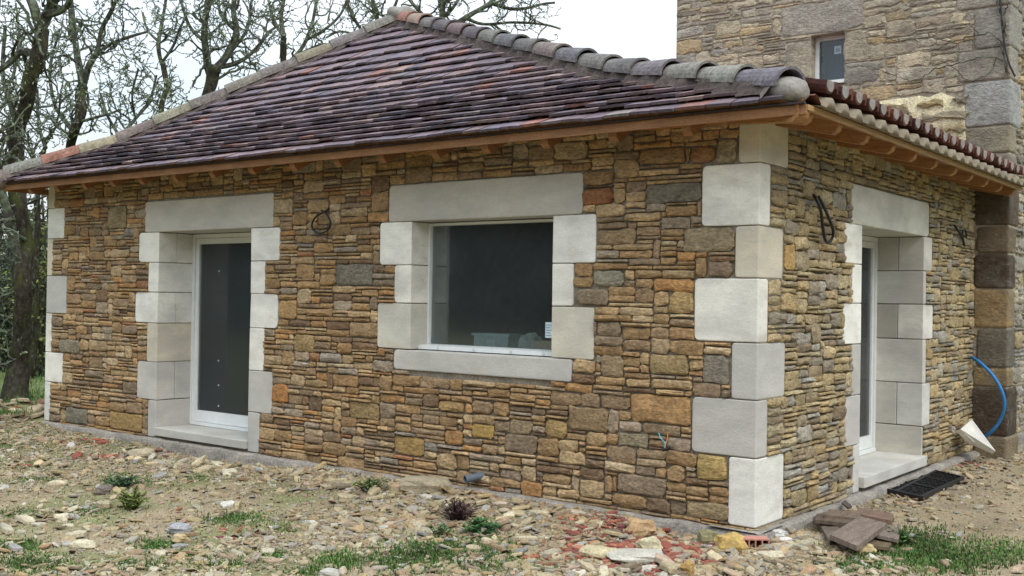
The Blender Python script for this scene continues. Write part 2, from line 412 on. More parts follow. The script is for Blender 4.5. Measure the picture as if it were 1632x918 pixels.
DA = (-6.575, -5.110); DJ = [2.066, 1.756, 1.450, 1.133, .735, .346, -.03]
DAL = [-6.924, -6.746, -6.97, -6.751, -6.912, -6.71]; DAR = [-4.706, -4.901, -4.716, -4.899, -4.774, -4.949]
WA = (-3.062, -1.636); WJ = [2.066, 1.709, 1.393, 1.012]
WAL = [-3.424, -3.249, -3.437]; WAR = [-1.257, -1.448, -1.261]
DB = (1.897, 3.4865); DBL = [1.509, 1.694, 1.506, 1.705, 1.572, 1.759]; DBR = [3.729, 3.554, 3.775, 3.581, 3.71, 3.517]
QZ = [-.02, .431, .808, 1.181, 1.604, 1.947, 2.359, 2.74]
QA = [-.189, -.463, -.179, -.458, -.164, -.413, -.149]; QB = [.44, .164, .434, .147, .376, .162, .444]
LZ = [-.03, .412, .748, 1.191, 1.621, 2.038, 2.384, 2.74]; LX = [-8.608, -8.358, -8.608, -8.309, -8.61, -8.378, -8.588]
ZT = 2.76
fwall = wall_slab('front_wall', (XL, 0, 0), X, -Y, -XL-.0, -.3, ZT,
                  [(DA[0]-.1-XL, DA[1]+.1-XL, 0.0, H1+.05), (WA[0]-.1-XL, WA[1]+.1-XL, .88, H1+.05)], -.014, -.44, M_MORTAR, house)
swall = wall_slab('side_wall', (0, .44, 0), Y, X, YT-.44, -.3, ZT, [(DB[0]-.1-.44, DB[1]+.1-.44, 0.0, H1+.05)], -.02, -.44, M_MORTAR, house)
mbw = MB(); box(mbw, XL, XL+.44, .44, YT, -.3, ZT, (1, 1, 1)); box(mbw, XL+.44, -.44, YT-.4, YT-.01, -.3, ZT, (1, 1, 1))
# rear gable up to the roof
for i in range(24):
    xa = -8.9+i*(9.2/24); xb = xa+9.2/24
    za, zb = min(SL(xa), SB(xa))-.07, min(SL(xb), SB(xb))-.07
    if xa < -6.09 < xb: pass
    mbw.add([(xa, YT-.02, ZT), (xb, YT-.02, ZT), (xb, YT-.02, zb), (xa, YT-.02, za), (xa, YT-.2, ZT), (xb, YT-.2, ZT), (xb, YT-.2, zb), (xa, YT-.2, za)],
            [(0, 3, 2, 1), (4, 5, 6, 7), (3, 7, 6, 2), (0, 4, 7, 3), (1, 2, 6, 5)])
build('rear_wall', mbw, M_MORTAR, house)
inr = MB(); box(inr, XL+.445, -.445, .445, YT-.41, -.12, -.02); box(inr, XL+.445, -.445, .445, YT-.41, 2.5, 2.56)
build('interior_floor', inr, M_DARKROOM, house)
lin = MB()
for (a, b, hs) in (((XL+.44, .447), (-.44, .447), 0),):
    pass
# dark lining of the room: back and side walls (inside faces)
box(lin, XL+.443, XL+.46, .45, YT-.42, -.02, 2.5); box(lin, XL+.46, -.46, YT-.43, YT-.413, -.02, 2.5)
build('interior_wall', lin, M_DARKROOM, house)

# ---- stones of the front wall
def pxr(x0, y0, x1, y1, c, plane='A'):
    ax = 1 if plane == 'A' else 0
    a = onp(x0, (y0+y1)/2, ax, 0); b = onp(x1, (y0+y1)/2, ax, 0); t_ = onp((x0+x1)/2, y0, ax, 0); u_ = onp((x0+x1)/2, y1, ax, 0)
    if plane == 'A': return (a.x-XL, b.x-XL, u_.z+.04, t_.z+.04, c)
    return (a.y, b.y, u_.z+.04, t_.z+.04, c)
FIX = [(1005, 628, 1101, 676, (.43, .26, .12)), (1090, 362, 1170, 402, (.30, .24, .15)), (1030, 293, 1119, 322, (.19, .165, .125)), (536, 421, 594, 455, (.19, .17, .13)),
       (629, 695, 677, 726, (.38, .25, .10)), (906, 650, 971, 686, (.29, .20, .11)), (1036, 564, 1097, 598, (.33, .24, .12)), (1122, 567, 1163, 613, (.25, .22, .17)),
       (984, 757, 1062, 789, (.28, .21, .14)), (824, 612, 871, 638, (.27, .24, .19)), (945, 430, 996, 458, (.31, .28, .21)), (918, 458, 970, 488, (.27, .21, .14)),
       (1066, 465, 1105, 499, (.40, .28, .13)), (1143, 220, 1174, 260, (.35, .29, .19)), (953, 365, 1015, 390, (.30, .21, .12)), (930, 300, 978, 326, (.28, .13, .06)),
       (446, 478, 473, 509, (.42, .26, .12)), (469, 534, 502, 560, (.36, .25, .12)), (434, 612, 461, 642, (.42, .20, .075)), (173, 328, 203, 365, (.30, .24, .14)),
       (175, 658, 227, 686, (.36, .24, .10)), (106, 650, 140, 676, (.21, .19, .14)), (95, 540, 128, 563, (.26, .22, .15)), (1111, 727, 1159, 765, (.42, .30, .12)),
       (1094, 800, 1161, 826, (.33, .25, .14)), (592, 305, 620, 338, (.33, .21, .11)), (725, 560+32, 760, 615, (.36, .25, .12)), (557, 641, 605, 668, (.33, .23, .11)),
       (700, 640, 741, 658, (.40, .26, .12)), (1020, 235, 1092, 262, (.30, .19, .09)), (985, 690, 1035, 712, (.30, .25, .16)), (1100, 232, 1140, 258, (.30, .16, .08)),
       (1128, 417, 1170, 442, (.25, .18, .12)), (871, 668, 903, 699, (.40, .27, .12)), (752, 675, 788, 700, (.44, .29, .10)), (812, 668, 850, 692, (.33, .25, .15)),
       (958, 566, 994, 600, (.30, .22, .13)), (1062, 326, 1112, 345, (.33, .21, .10)), (953, 512, 990, 536, (.29, .22, .14))]
rng = random.Random(11)
blkA = [(DA[0]-XL, DA[1]-XL, -.1, H1), (WA[0]-XL, WA[1]-XL, .8, H1), (-6.818-XL, -4.799-XL, H1, 2.395), (-3.321-XL, -1.372-XL, H1, 2.38), (-3.24-XL, -1.445-XL, .84, 1.02)]
for i in range(6):
    blkA += [(DAL[i]-XL, DA[0]-XL, DJ[i+1], DJ[i]), (DA[1]-XL, DAR[i]-XL, DJ[i+1], DJ[i])]
for i in range(3):
    blkA += [(WAL[i]-XL, WA[0]-XL, WJ[i+1], WJ[i]), (WA[1]-XL, WAR[i]-XL, WJ[i+1], WJ[i])]
for i in range(7):
    blkA += [(QA[i]-XL, -XL+.1, QZ[i], QZ[i+1]), (0, LX[i]-XL, LZ[i], LZ[i+1])]
up = lambda B: [(a, b, c+.04, d+.04) for a, b, c, d in B]       # the wall's stones start 4 cm under the floor line
rectA = rubble(-XL, ZT+.02, up(blkA), [pxr(*f) for f in FIX], rng, KIND_A)
lay_stones(fwall, rectA, (XL, 0, -.04), X, -Y, M_STONE, PAL, rng, 205, lambda p: 1.0, off=.0, proud=(.006, .024), gap=.0045, back=.03)
rng = random.Random(5)
blkB = [(DB[0], DB[1], -.1, H1), (1.651, 3.628, H1, 2.39)]
for i in range(6): blkB += [(DBL[i], DB[0], DJ[i+1], DJ[i]), (DB[1], DBR[i], DJ[i+1], DJ[i])]
for i in range(7): blkB += [(-.1, QB[i], QZ[i], QZ[i+1])]
KIND_B = [(.28, .03, .048, .14, .34), (.47, .052, .085, .13, .34), (.25, .09, .15, .13, .30)]
rectB = rubble(YT, ZT+.02, up(blkB), [pxr(1249, 388, 1264, 430, (.50, .33, .14), 'B')], rng, KIND_B)
lay_stones(swall, rectB, (0, 0, -.04), Y, X, M_STONE, PALB, rng, 95, lambda p: .45, proud=(.006, .028), gap=.0045, back=.03, rough=1.3)

# ---- dressed blocks
WH, BE, GR = (.80, .78, .71), (.60, .545, .43), (.50, .48, .44)
rng = random.Random(3)
def dressed(name, x0, x1, y0, y1, z0, z1, c, parent=house, rnd=None, bev=.006, g=.003, wav=.004):
    return build(name, block(x0, x1, y0, y1, z0+g, z1-g, jit(c, .04, rng), rng, bev, rnd, wav), M_ASHLAR, parent)
for i, c in enumerate([WH, GR, GR, WH, BE, WH, BE]):
    wide = i in (1, 3, 5)
    dressed('corner_block', QA[i], .004, -.004, QB[i], QZ[i], QZ[i+1], c, rnd=[('x-', .035 if wide else .022), ('y+', .03 if not wide else .022)], bev=.008, wav=.0025)
for i, c in enumerate([WH, WH, WH, GR, BE, WH, BE]):
    dressed('corner_block', XL-.004, LX[i], -.004, [.42, .16][i % 2], LZ[i], LZ[i+1], c, rnd=[('x+', .015)])
dressed('door_lintel', -6.84, -4.799, -.004, .44, H1, 2.386, (.50, .475, .42), rnd=[('x-', .045), ('x+', .02)], bev=.008, wav=.005)
dressed('window_lintel', -3.325, -1.372, -.004, .44, H1, 2.374, (.47, .445, .39), rnd=[('x-', .03), ('x+', .035)], bev=.008, wav=.005)
lcol = [WH, WH, WH, BE, (.53, .51, .47), GR]; rcol = [WH, WH, WH, WH, GR, GR]
for i in range(6):
    wide = i % 2 == 0
    yb = .215 if wide else .44
    dressed('jamb_block', DAL[i], DA[0], -.004, yb-.002, DJ[i+1], DJ[i], lcol[i], rnd=[('x-', .035 if wide else .022)])
    if wide: dressed('jamb_block', DA[0]-.12, DA[0], yb+.002, .44, DJ[i+1], DJ[i], tuple(v*.95 for v in lcol[i]))
    dressed('jamb_block', DA[1], DAR[i], -.004, .44, DJ[i+1], DJ[i], rcol[i], rnd=[('x+', .035 if i == 2 else .022)], wav=.009 if i == 2 else .004)
for i in range(3):
    dressed('jamb_block', WAL[i], WA[0], -.004, .44, WJ[i+1], WJ[i], [WH, WH, (.60, .575, .49)][i], rnd=[('x-', .03)])
    dressed('jamb_block', WA[1], WAR[i], -.004, .44, WJ[i+1], WJ[i], [WH, WH, (.62, .585, .48)][i], rnd=[('x+', .02)])
dressed('window_sill', -3.24, -1.448, -.006, .44, .84, 1.010, (.53, .505, .455), rnd=[('x-', .03), ('x+', .02)], bev=.008, wav=.004)
dressed('door_sill', DA[0]+.004, DA[1]-.004, -.035, .44, -.01, .075, (.50, .48, .43), bev=.006)
bl = [WH, WH, WH, GR, (.56, .54, .50), (.60, .58, .54)]; br = [(.60, .575, .52), (.60, .585, .53), WH, (.62, .60, .54), (.62, .61, .57), (.58, .54, .46)]
for i in range(6):
    wide = i % 2 == 0
    dressed('jamb_block', -.44, .004, DBL[i], DB[0], DJ[i+1], DJ[i], bl[i], rnd=[('y-', .02)])
    if wide:
        dressed('jamb_block', -.222, .004, DB[1], DBR[i], DJ[i+1], DJ[i], br[i], rnd=[('y+', .02)])
        dressed('jamb_block', -.44, -.226, DB[1], DB[1]+.12, DJ[i+1], DJ[i], jit([(.5, .47, .4), WH, (.36, .34, .29), WH, (.55, .52, .46), WH][i], .02, rng))
    else: dressed('jamb_block', -.44, .004, DB[1], DBR[i], DJ[i+1], DJ[i], br[i], rnd=[('y+', .02)])
dressed('door_lintel', -.44, .004, 1.651, 3.628, H1, 2.382, (.62, .60, .53), rnd=[('y-', .03), ('y+', .04)], bev=.01, wav=.004)
dressed('door_sill', -.44, .045, DB[0]+.004, DB[1]+.03, -.004, .088, (.60, .585, .53), bev=.006)

# ---- foundation strip
def plinth():
    mb = MB()
    def strip(P0, P1, N, wd, n):
        V = []; F = []
        for i in range(n+1):
            p = P0+(P1-P0)*i/n; k = wd*(1+.3*mnoise.noise(p*3)); tz = -.035+.012*mnoise.noise(p*5+Vector((3, 0, 0)))
            for (d, z) in ((-.3, tz+.004), (k*.5, tz), (k, tz-.012), (k+.008, tz-.04), (k+.02, -.4)):
                q = p+N*d; V.append((q.x, q.y, z))
        for i in range(n):
            for j in range(4): F.append((i*5+j, (i+1)*5+j, (i+1)*5+j+1, i*5+j+1))
        mb.add(V, F)
    strip(Vector((-8.80, 0, 0)), Vector((.075, 0, 0)), -Y, .075, 110)
    strip(Vector((0, -.08, 0)), Vector((0, 5.14, 0)), X, .08, 70)
    return build('foundation_strip', mb, M_CONC, house)
plinth()

# ---- joinery
def frame_door(axis, a, b, d0, z0, z1, name='glass_door'):
    """axis 'x': panel in the plane y=d0, from x=a to b; axis 'y': plane x=d0 (outside towards +x), from y=a to b"""
    def bb(mb, u0, u1, e0, e1, za, zb):
        if axis == 'x': box(mb, u0, u1, d0+e0, d0+e1, za, zb)
        else: box(mb, d0-e1, d0-e0, u0, u1, za, zb)
    c = ((a+b)/2, d0, z0) if axis == 'x' else (d0, (a+b)/2, z0)
    fr = MB(); o = .042
    bb(fr, a, a+o, 0, .06, z0, z1); bb(fr, b-o, b, 0, .06, z0, z1); bb(fr, a+o, b-o, 0, .06, z1-o, z1); bb(fr, a+o, b-o, -.02, .06, z0, z0+.03)
    D = build(name, fr, M_WHITE, house)
    sm = MB(); s = .050; a2, b2 = a+o+.004, b-o-.004
    bb(sm, a2, a2+s, .012, .05, z0+.034, z1-o-.004); bb(sm, b2-s, b2, .012, .05, z0+.034, z1-o-.004)
    bb(sm, a2+s, b2-s, .012, .05, z1-o-.06, z1-o-.004); bb(sm, a2+s, b2-s, .012, .05, z0+.034, z0+.15)
    build('sash', sm, M_WHITE, D)
    gm = MB(); bb(gm, a2+s-.01, b2-s+.01, .028, .034, z0+.14, z1-o-.05)
    build('pane', gm, M_GLASS, D); gm = MB(); bb(gm, a2+s-.01, b2-s+.01, .052, .058, z0+.14, z1-o-.05); gm.c = [(.042, .050, .060)]*len(gm.v); build('dark_backing', gm, M_GENERIC, D)  # dark sheet added behind the pane, stands in for the glass's dim look
    return D
dA = frame_door('x', DA[0]+.002, DA[1]-.002, .405, .077, 2.062)
for (px, py) in ((349, 432), (348, 575), (348, 614), (348, 647)):
    p = onp(px, py, 1, .43); m = MB()
    V = [(p.x+.011*math.cos(k*math.pi/4), .4305, p.z+.011*math.sin(k*math.pi/4)) for k in range(8)]+[(p.x, .424, p.z)]
    m.add(V, [(k, (k+1) % 8, 8) for k in range(8)], (.5, .52, .52)); build('spacer_dot', m, M_GENERIC, dA)
frame_door('y', DB[0]+.002, DB[1]-.002, -.415, .09, 2.062)
fr = MB(); o = .022
box(fr, WA[0]+.002, WA[0]+o, .2, .27, 1.0, 2.06); box(fr, WA[1]-o, WA[1]-.002, .2, .27, 1.0, 2.06)
box(fr, WA[0]+o, WA[1]-o, .2, .27, 2.04, 2.06); box(fr, WA[0]+o, WA[1]-o, .2, .27, 1.012, 1.055)
win = build('picture_window', fr, M_WHITE, house)
m = MB(); m.add([(WA[0]-.0, .195, 1.056), (WA[1], .195, 1.056), (WA[1], .10, 1.047), (WA[0], .10, 1.047), (WA[0], .10, .995+.02), (WA[1], .10, .995+.02), (WA[1], .195, 1.015), (WA[0], .195, 1.015)],
      [(0, 3, 2, 1), (3, 4, 5, 2), (4, 7, 6, 5), (0, 7, 4, 3), (1, 2, 5, 6)])
build('drip_sill', m, M_WHITE, win)
m = MB(); box(m, WA[0]+.02, WA[1]-.02, .232, .238, 1.05, 2.045); build('pane', m, M_GLASS, win)
p = onp(875, 525, 1, .23); m = MB(); box(m, p.x-.035, p.x+.03, .2295, .2312, p.z-.065, p.z+.055, (.62, .72, .78))
for k in range(5): box(m, p.x-.028, p.x+.022-.01*(k % 2), .2286, .2293, p.z-.05+.02*k, p.z-.044+.02*k, (.18, .25, .36))
build('sticker', m, M_GENERIC, win)
for k in (.15, .42, .68, .9):
    m = MB(); x_ = WA[0]+(WA[1]-WA[0])*k; tube(m, [(x_, .093, 1.033), (x_, .101, 1.033)], .012, 8, (.6, .62, .62)); build('cap', m, M_GENERIC, win)
# things seen through the window
def lump(name, cx, cy, cz, sx, sy, sz, col, seed, mat_=M_GENERIC, label=None, cat=None, n=(10, 7), amp=.25):
    m = MB(); V = []; F = []; nu, nv = n
    for j in range(nv+1):
        th = math.pi*j/nv
        for i in range(nu):
            ph = 2*math.pi*i/nu; d = Vector((math.sin(th)*math.cos(ph), math.sin(th)*math.sin(ph), math.cos(th)))
            k = 1+amp*mnoise.noise(d*1.7+Vector((seed, 0, 0))); sq = max(abs(d.x), abs(d.y), abs(d.z))**.5
            V.append((cx+d.x*sx*k/sq, cy+d.y*sy*k/sq, cz+d.z*sz*k/sq))
    for j in range(nv):
        for i in range(nu): F.append((j*nu+i, j*nu+(i+1) % nu, (j+1)*nu+(i+1) % nu, (j+1)*nu+i))
    m.add(V, F, col); o = build(name, m, mat_, None)
    return tag(o, label, cat)
m = MB(); box(m, -3.02, -1.68, .445, .75, .93, .97, (.30, .22, .13)); 
for x_ in (-2.95, -1.75):
    for y_ in (.47, .72): box(m, x_-.02, x_+.02, y_-.02, y_+.02, -.02, .93, (.30, .22, .13))
tb = build('work_bench', m, M_PLANK, None); tag(tb, 'plain wooden bench standing inside, right behind the big window', 'bench')
m = MB(); box(m, -2.78, -2.42, .48, .66, .97, 1.13, (.55, .66, .66)); box(m, -2.80, -2.40, .47, .67, 1.13, 1.15, (.6, .72, .72)); box(m, -2.64, -2.54, .474, .479, 1.0, 1.1, (.7, .75, .78))
tag(build('plastic_crate', m, M_GENERIC, None), 'pale blue grey lidded crate behind the lower left of the big window', 'crate')
lump('plastic_bag', -2.27, .60, 1.06, .09, .08, .09, (.50, .55, .52), 4, M_GENERIC, 'crumpled pale plastic bag beside the crate behind the big window', 'bag', amp=.5)
m = MB(); box(m, -2.14, -1.70, .46, .60, .97, 1.11, (.55, .43, .29)); tag(build('cardboard_box', m, M_GENERIC, None), 'low brown cardboard box behind the lower right of the big window', 'box')

# ---- roof
roof = MB()
ys = [-.392, -.2, .1, .35, .55, 1, 1.5, 2, 2.5, 3.0]
def quad2(mb, a, b, c, d, th=.02, col=(.26, .125, .05)):
    V = [Vector(a), Vector(b), Vector(c), Vector(d)]; mb.add(V+[v-Z*th for v in V], BOXF[:0]+[(0, 1, 2, 3), (7, 6, 5, 4), (0, 4, 5, 1), (1, 5, 6, 2), (2, 6, 7, 3), (3, 7, 4, 0)], col)
for a, b in zip(ys[:-1], ys[1:]):
    quad2(roof, (xhL(a), a, h(a)-.012), (xhR(a), a, h(a)-.012), (xhR(b)-.0, b, h(b)-.012), (xhL(b), b, h(b)-.012))
for a, b in zip(ys[:-1], ys[1:]):
    xa, xb = xhR(a), xhR(b)
    quad2(roof, (xa, a, h(a)-.014-drop(xa)), (xa, YT-.01, h(a)-.014-drop(xa)), (xb, YT-.01, h(b)-.014-drop(xb)), (xb, b, h(b)-.014-drop(xb)))
    xa, xb = xhL(a), xhL(b)
    quad2(roof, (xb, b, h(b)-.014), (xb, YT-.01, h(b)-.014), (xa, YT-.01, h(a)-.014), (xa, a, h(a)-.014))
roof_o = build('roof', roof, M_WOOD, house)

rows = [-.475, -.345, -.205, -.06, .09, .245, .40, .545, .665, .775, .885, 1.01, 1.17, 1.34, 1.52, 1.70, 1.93, 2.16, 2.39, 2.63, 2.87, 3.0]
TPAL = [((.150, .105, .122), 6), ((.128, .096, .116), 5), ((.170, .112, .120), 5), ((.20, .135, .132), 2.2), ((.11, .086, .104), 3), ((.25, .11, .085), .35), ((.20, .17, .165), .45), ((.28, .19, .165), .2)]
def clip(poly, f):
    out = []
    for i in range(len(poly)):
        a, b = poly[i], poly[(i+1) % len(poly)]; fa, fb = f(a), f(b)
        if fa >= 0: out.append(a)
        if (fa >= 0) != (fb >= 0):
            t = fa/(fa-fb); out.append((a[0]+(b[0]-a[0])*t, a[1]+(b[1]-a[1])*t))
    return out
rng = random.Random(21)
tiles = []
for i in range(len(rows)-1):
    y0, y1 = rows[i], min(rows[i+1]+.05, 3.0)
    x = xhL(y0)-.1-rng.uniform(0, .18); xe = min(.40, xhR(y0)+.15)
    while x < xe:
        wd = rng.uniform(.15, .215); g = .0038
        wv = .010*mnoise.noise(Vector((x*.9, i*1.7, 0)))
        sk = rng.uniform(-.006, .006); lift = rng.uniform(0, .011) if rng.random() > .05 else .015; dz = [rng.uniform(-.005, .005) for _ in range(4)]
        yl = y0+wv+rng.uniform(-.009, .009)
        lo = [(x+g, yl+sk+rng.uniform(-.004, .004)), (x+wd*.33, yl+rng.uniform(-.005, .005)), (x+wd*.68, yl+rng.uniform(-.005, .005)), (x+wd-g, yl-sk+rng.uniform(-.004, .004))]
        poly = lo+[(x+wd-g, y1), (x+g, y1)]
        poly = clip(poly, lambda p: p[0]-xhL(p[1])-.03); 
        if len(poly) > 2: poly = clip(poly, lambda p: min(.36, xhR(p[1])-.03)-p[0])
        if len(poly) > 2 and max(p[0] for p in poly)-min(p[0] for p in poly) > .02:
            V = []; n = len(poly); bow = rng.uniform(-.001, .003)
            for q in range(2):
                for (px_, py_) in poly:
                    s = (py_-yl)/max(.05, y1-yl); e = (px_-x)/wd
                    z = h(py_)+(.039 if i else .016)*(1-s)+.006+lift*(1-s)+bow*4*e*(1-e)+dz[0]*(e-.5)
                    V.append((px_, py_+(.003 if q else 0), z-(.019 if q else 0)))
            F = [tuple(range(n)), tuple(range(2*n-1, n-1, -1))]+[(k, k+n, (k+1) % n+n, (k+1) % n) for k in range(n)]
            mb = MB(); tc_ = jit(rng.choices([p[0] for p in TPAL], [p[1] for p in TPAL])[0], .2, rng); mb.add(V, F[:2], tc_); mb.add(V, F[2:], tuple(q_*.5 for q_ in tc_))  # edge faces painted darker, standing in for the shadow gaps between courses
            c = Vector(V[0]); vis = (y1-y0) * (n > 3)/((c-CP).length**2)
            tiles.append((vis*(1 if n >= 6 else .5), mb))
        x += wd
tiles.sort(key=lambda q: -q[0])
rest = MB()
for i, (s, mb) in enumerate(tiles):
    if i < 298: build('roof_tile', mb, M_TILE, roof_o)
    else: rest.addm(mb)
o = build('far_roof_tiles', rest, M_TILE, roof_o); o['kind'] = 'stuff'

# side and left slopes: rolls of round tiles, one joined sheet each
def roll_sheet(name, side):
    mb = MB(); V = []; F = []; n = int((YT+.4)/.24*8); xs = [(xhR(y_) if side > 0 else xhL(y_)) for y_ in ys]
    if side > 0: xs[0] = .50
    for j, xx in enumerate(xs):
        ya_ = ys[j]
        for i in range(n+1):
            y_ = -.44+(YT-.02+.44)*i/n
            y_ = max(y_, ya_+.05)
            zz = h(ya_)+.03-(drop(xx) if side > 0 else 0)+.035*math.sin((y_+.13)/.24*2*math.pi); V.append((xx, y_, zz))
    for j in range(len(xs)-1):
        for i in range(n):
            a = j*(n+1)+i; q = (a, a+1, a+n+2, a+n+1)
            F.append(q if side > 0 else q[::-1])
    mb.add(V, F, (.20, .085, .065)); o = build(name, mb, M_PAN, roof_o, smooth=True); o['kind'] = 'stuff'
roll_sheet('round_tile_rolls', 1); roll_sheet('round_tile_rolls', -1)

# eave course on the tower side: fibre-cement sheet, pans, mortar plugs, covers
m = MB(); V = []; F = []; n = 22*16
for j, (xx, th) in enumerate(((.53, 0), (.1, 0), (.1, 1), (.53, 1))):
    for i in range(n+1):
        y_ = -.42+(YT-.03+.42)*i/n; y_ = max(y_, yhR(min(xx, .47))+.09); cw = max(0, math.cos((y_-.10)/.24*2*math.pi)+.25)/1.25; V.append((xx, y_, SB(min(xx, .47))-.053+(0 if th else .006+.066*cw**.55)))
for j in range(4):
    for i in range(n):
        a = j*(n+1)+i; b = ((j+1) % 4)*(n+1)+i; F.append((a, a+1, b+1, b))
m.add(V, F); build('corrugated_sheet', m, M_CORR, roof_o, smooth=True)
rng = random.Random(8)
def half_pipe(mb, A, B, upv, r0, r1, th, col, arc=math.pi, n=8):
    """half pipe from A (r0) to B (r1), convex towards upv"""
    A, B = Vector(A), Vector(B); d = (B-A).normalized(); s = d.cross(upv).normalized(); u = s.cross(d).normalized(); V = []; F = []
    for (P, r) in ((A, r0), (B, r1)):
        for rr in (r, r-th):
            for k in range(n+1):
                a = -arc/2+arc*k/n; V.append(P+(s*math.sin(a)+u*math.cos(a))*rr)
    m_ = n+1
    for k in range(n):
        F.append((k, k+1, 2*m_+k+1, 2*m_+k)); F.append((m_+k, 3*m_+k, 3*m_+k+1, m_+k+1))
        F.append((k, m_+k, m_+k+1, k+1)); F.append((2*m_+k, 2*m_+k+1, 3*m_+k+1, 3*m_+k))
    for k in (0, n): F.append((k, 2*m_+k, 3*m_+k, m_+k))
    mb.add(V, F, col)
BC = [(.15, .062, .048), (.11, .048, .042), (.19, .085, .065), (.13, .06, .055)]
y_ = -.15; k = 0
while y_ < YT-.05:
    c = jit(rng.choice(BC), .15, rng); dz = rng.uniform(-.004, .004); x1_ = .535+rng.uniform(-.006, .006)
    m = MB(); half_pipe(m, (x1_, y_, SB(.47)+.118+dz), (.12, y_, SB(.12)+.12+dz), -Z, .074, .066, .013, c); build('pan_tile', m, M_PAN, roof_o, smooth=False)
    m = MB(); V = [(x1_-.004, y_, SB(.47)+.11+dz)]; 
    for q in range(9):
        a = math.pi+math.pi*q/8; V.append((x1_-.006, y_+.0605*math.cos(a), SB(.47)+.117+dz+.0605*math.sin(a)))
    for q in range(9):
        a = math.pi*q/8; V.append((x1_-.006, y_+.0605*math.cos(a), SB(.47)+.117+dz+.012*math.sin(a)))
    m.add(V, [(0, q, q+1) for q in range(1, 18)]+[(0, 18, 1)], jit((.42, .28, .24), .1, rng)); build('mortar_plug', m, M_CAPM, roof_o)
    for q in (1,):
        c = jit(rng.choice(BC), .15, rng); m = MB(); half_pipe(m, (x1_-.025, y_+.12, SB(.47)+.07+dz), (.15, y_+.12, SB(.15)+.08+dz), Z, .070, .062, .04, c); build('cover_tile', m, M_PAN, roof_o)
    for q in (1, 2):
        c = jit(rng.choice(BC), .2, rng); xx = .28-.3*q+.1
        if y_+.12 < yhR(xx-.2)+.2: continue
        m = MB(); half_pipe(m, (xx+.2, y_+.12, SB(xx+.2)+.082+dz), (xx-.2, y_+.12, SB(xx-.2)+.072+dz), Z, .08, .068, .013, c); o = build('upper_cover_tile', m, M_PAN, roof_o)
    y_ += .24; k += 1

# ---- hips
def hipP(s, side=1, lift=0):
    x_ = -6.09+(.47+6.09)*s if side > 0 else -6.09-(9.0-6.09)*s
    y_ = 3.0-3.4*s; return Vector((x_, y_, h(y_)+lift))
RC = [(.30, .15, .12), (.33, .23, .18), (.15, .135, .13), (.115, .10, .11), (.16, .11, .11), (.12, .10, .11), (.17, .16, .14), (.125, .12, .12), (.14, .13, .125), (.19, .15, .135),
      (.135, .125, .13), (.19, .175, .16), (.15, .14, .14), (.16, .14, .15), (.235, .215, .185), (.24, .225, .19), (.18, .16, .175)]
def mortar_band(side, n, wd, hh, s0=0, s1=1.0):
    mb = MB(); V = []; F = []
    d = (hipP(1, side)-hipP(0, side)); d.z = 0; d.normalize(); nrm = Vector((-d.y, d.x, 0))
    for i in range(n+1):
        s = s0+(s1-s0)*i/n; c = hipP(s, side); sc_ = 1+.22*math.sin(i*2.1+side)+.25*mnoise.noise(c*3)
        for (o_, l) in ((-wd*sc_, .012), (-wd*.72*sc_, .045), (-.10, hh), (0, hh+.02), (.10, hh), (wd*.72*sc_, .045), (wd*sc_, .012)):
            p = c+nrm*o_; base_ = surf(p.x, p.y)
            top = c.z+hh*.4
            z_ = base_+l if abs(o_) > .1 else max(base_, c.z-.06)+l
            V.append((p.x, p.y, z_+.012*mnoise.noise(p*9)+.02))
    for i in range(n):
        for j in range(6):
            F.append((i*7+j, i*7+j+1, (i+1)*7+j+1, (i+1)*7+j))
        mb.add(V, F); build('hip_mortar', mb, M_RMORT, roof_o, smooth=True)
mortar_band(1, 90, .15, .07, 0, .975); mortar_band(-1, 60, .155, .06, 0, .985)
rng = random.Random(4)
NT = 17
for i in range(NT):
    s0, s1 = i/NT*.975, (i+1)/NT*.975+.006
    a, b = hipP(s0, 1, .035+rng.uniform(-.006, .006)), hipP(s1, 1, .05+rng.uniform(-.006, .006))
    a += Vector((rng.uniform(-.01, .01), rng.uniform(-.01, .01), 0))
    m = MB(); half_pipe(m, b, a, Z, .120, .096, .017, jit(RC[i % len(RC)], .08, rng), arc=math.pi*1.05, n=12); build('ridge_tile', m, M_RIDGE, roof_o, smooth=False)
LC = [(.22, .2, .17), (.17, .15, .14), (.22, .2, .15), (.15, .13, .12), (.2, .18, .15), (.16, .14, .13), (.26, .24, .17), (.17, .14, .13), (.25, .22, .15), (.24, .12, .09), (.19, .18, .15)]
NL = 11
for i in range(NL):
    s0, s1 = i/NL*.985, (i+1)/NL*.985+.004
    a, b = hipP(s0, -1, .02+rng.uniform(-.01, .01)), hipP(s1, -1, .03+rng.uniform(-.01, .01))
    m = MB(); half_pipe(m, b, a, Z, .125, .112, .016, jit(LC[i], .1, rng), arc=math.pi, n=10); build('ridge_tile', m, M_RIDGE, roof_o, smooth=False)
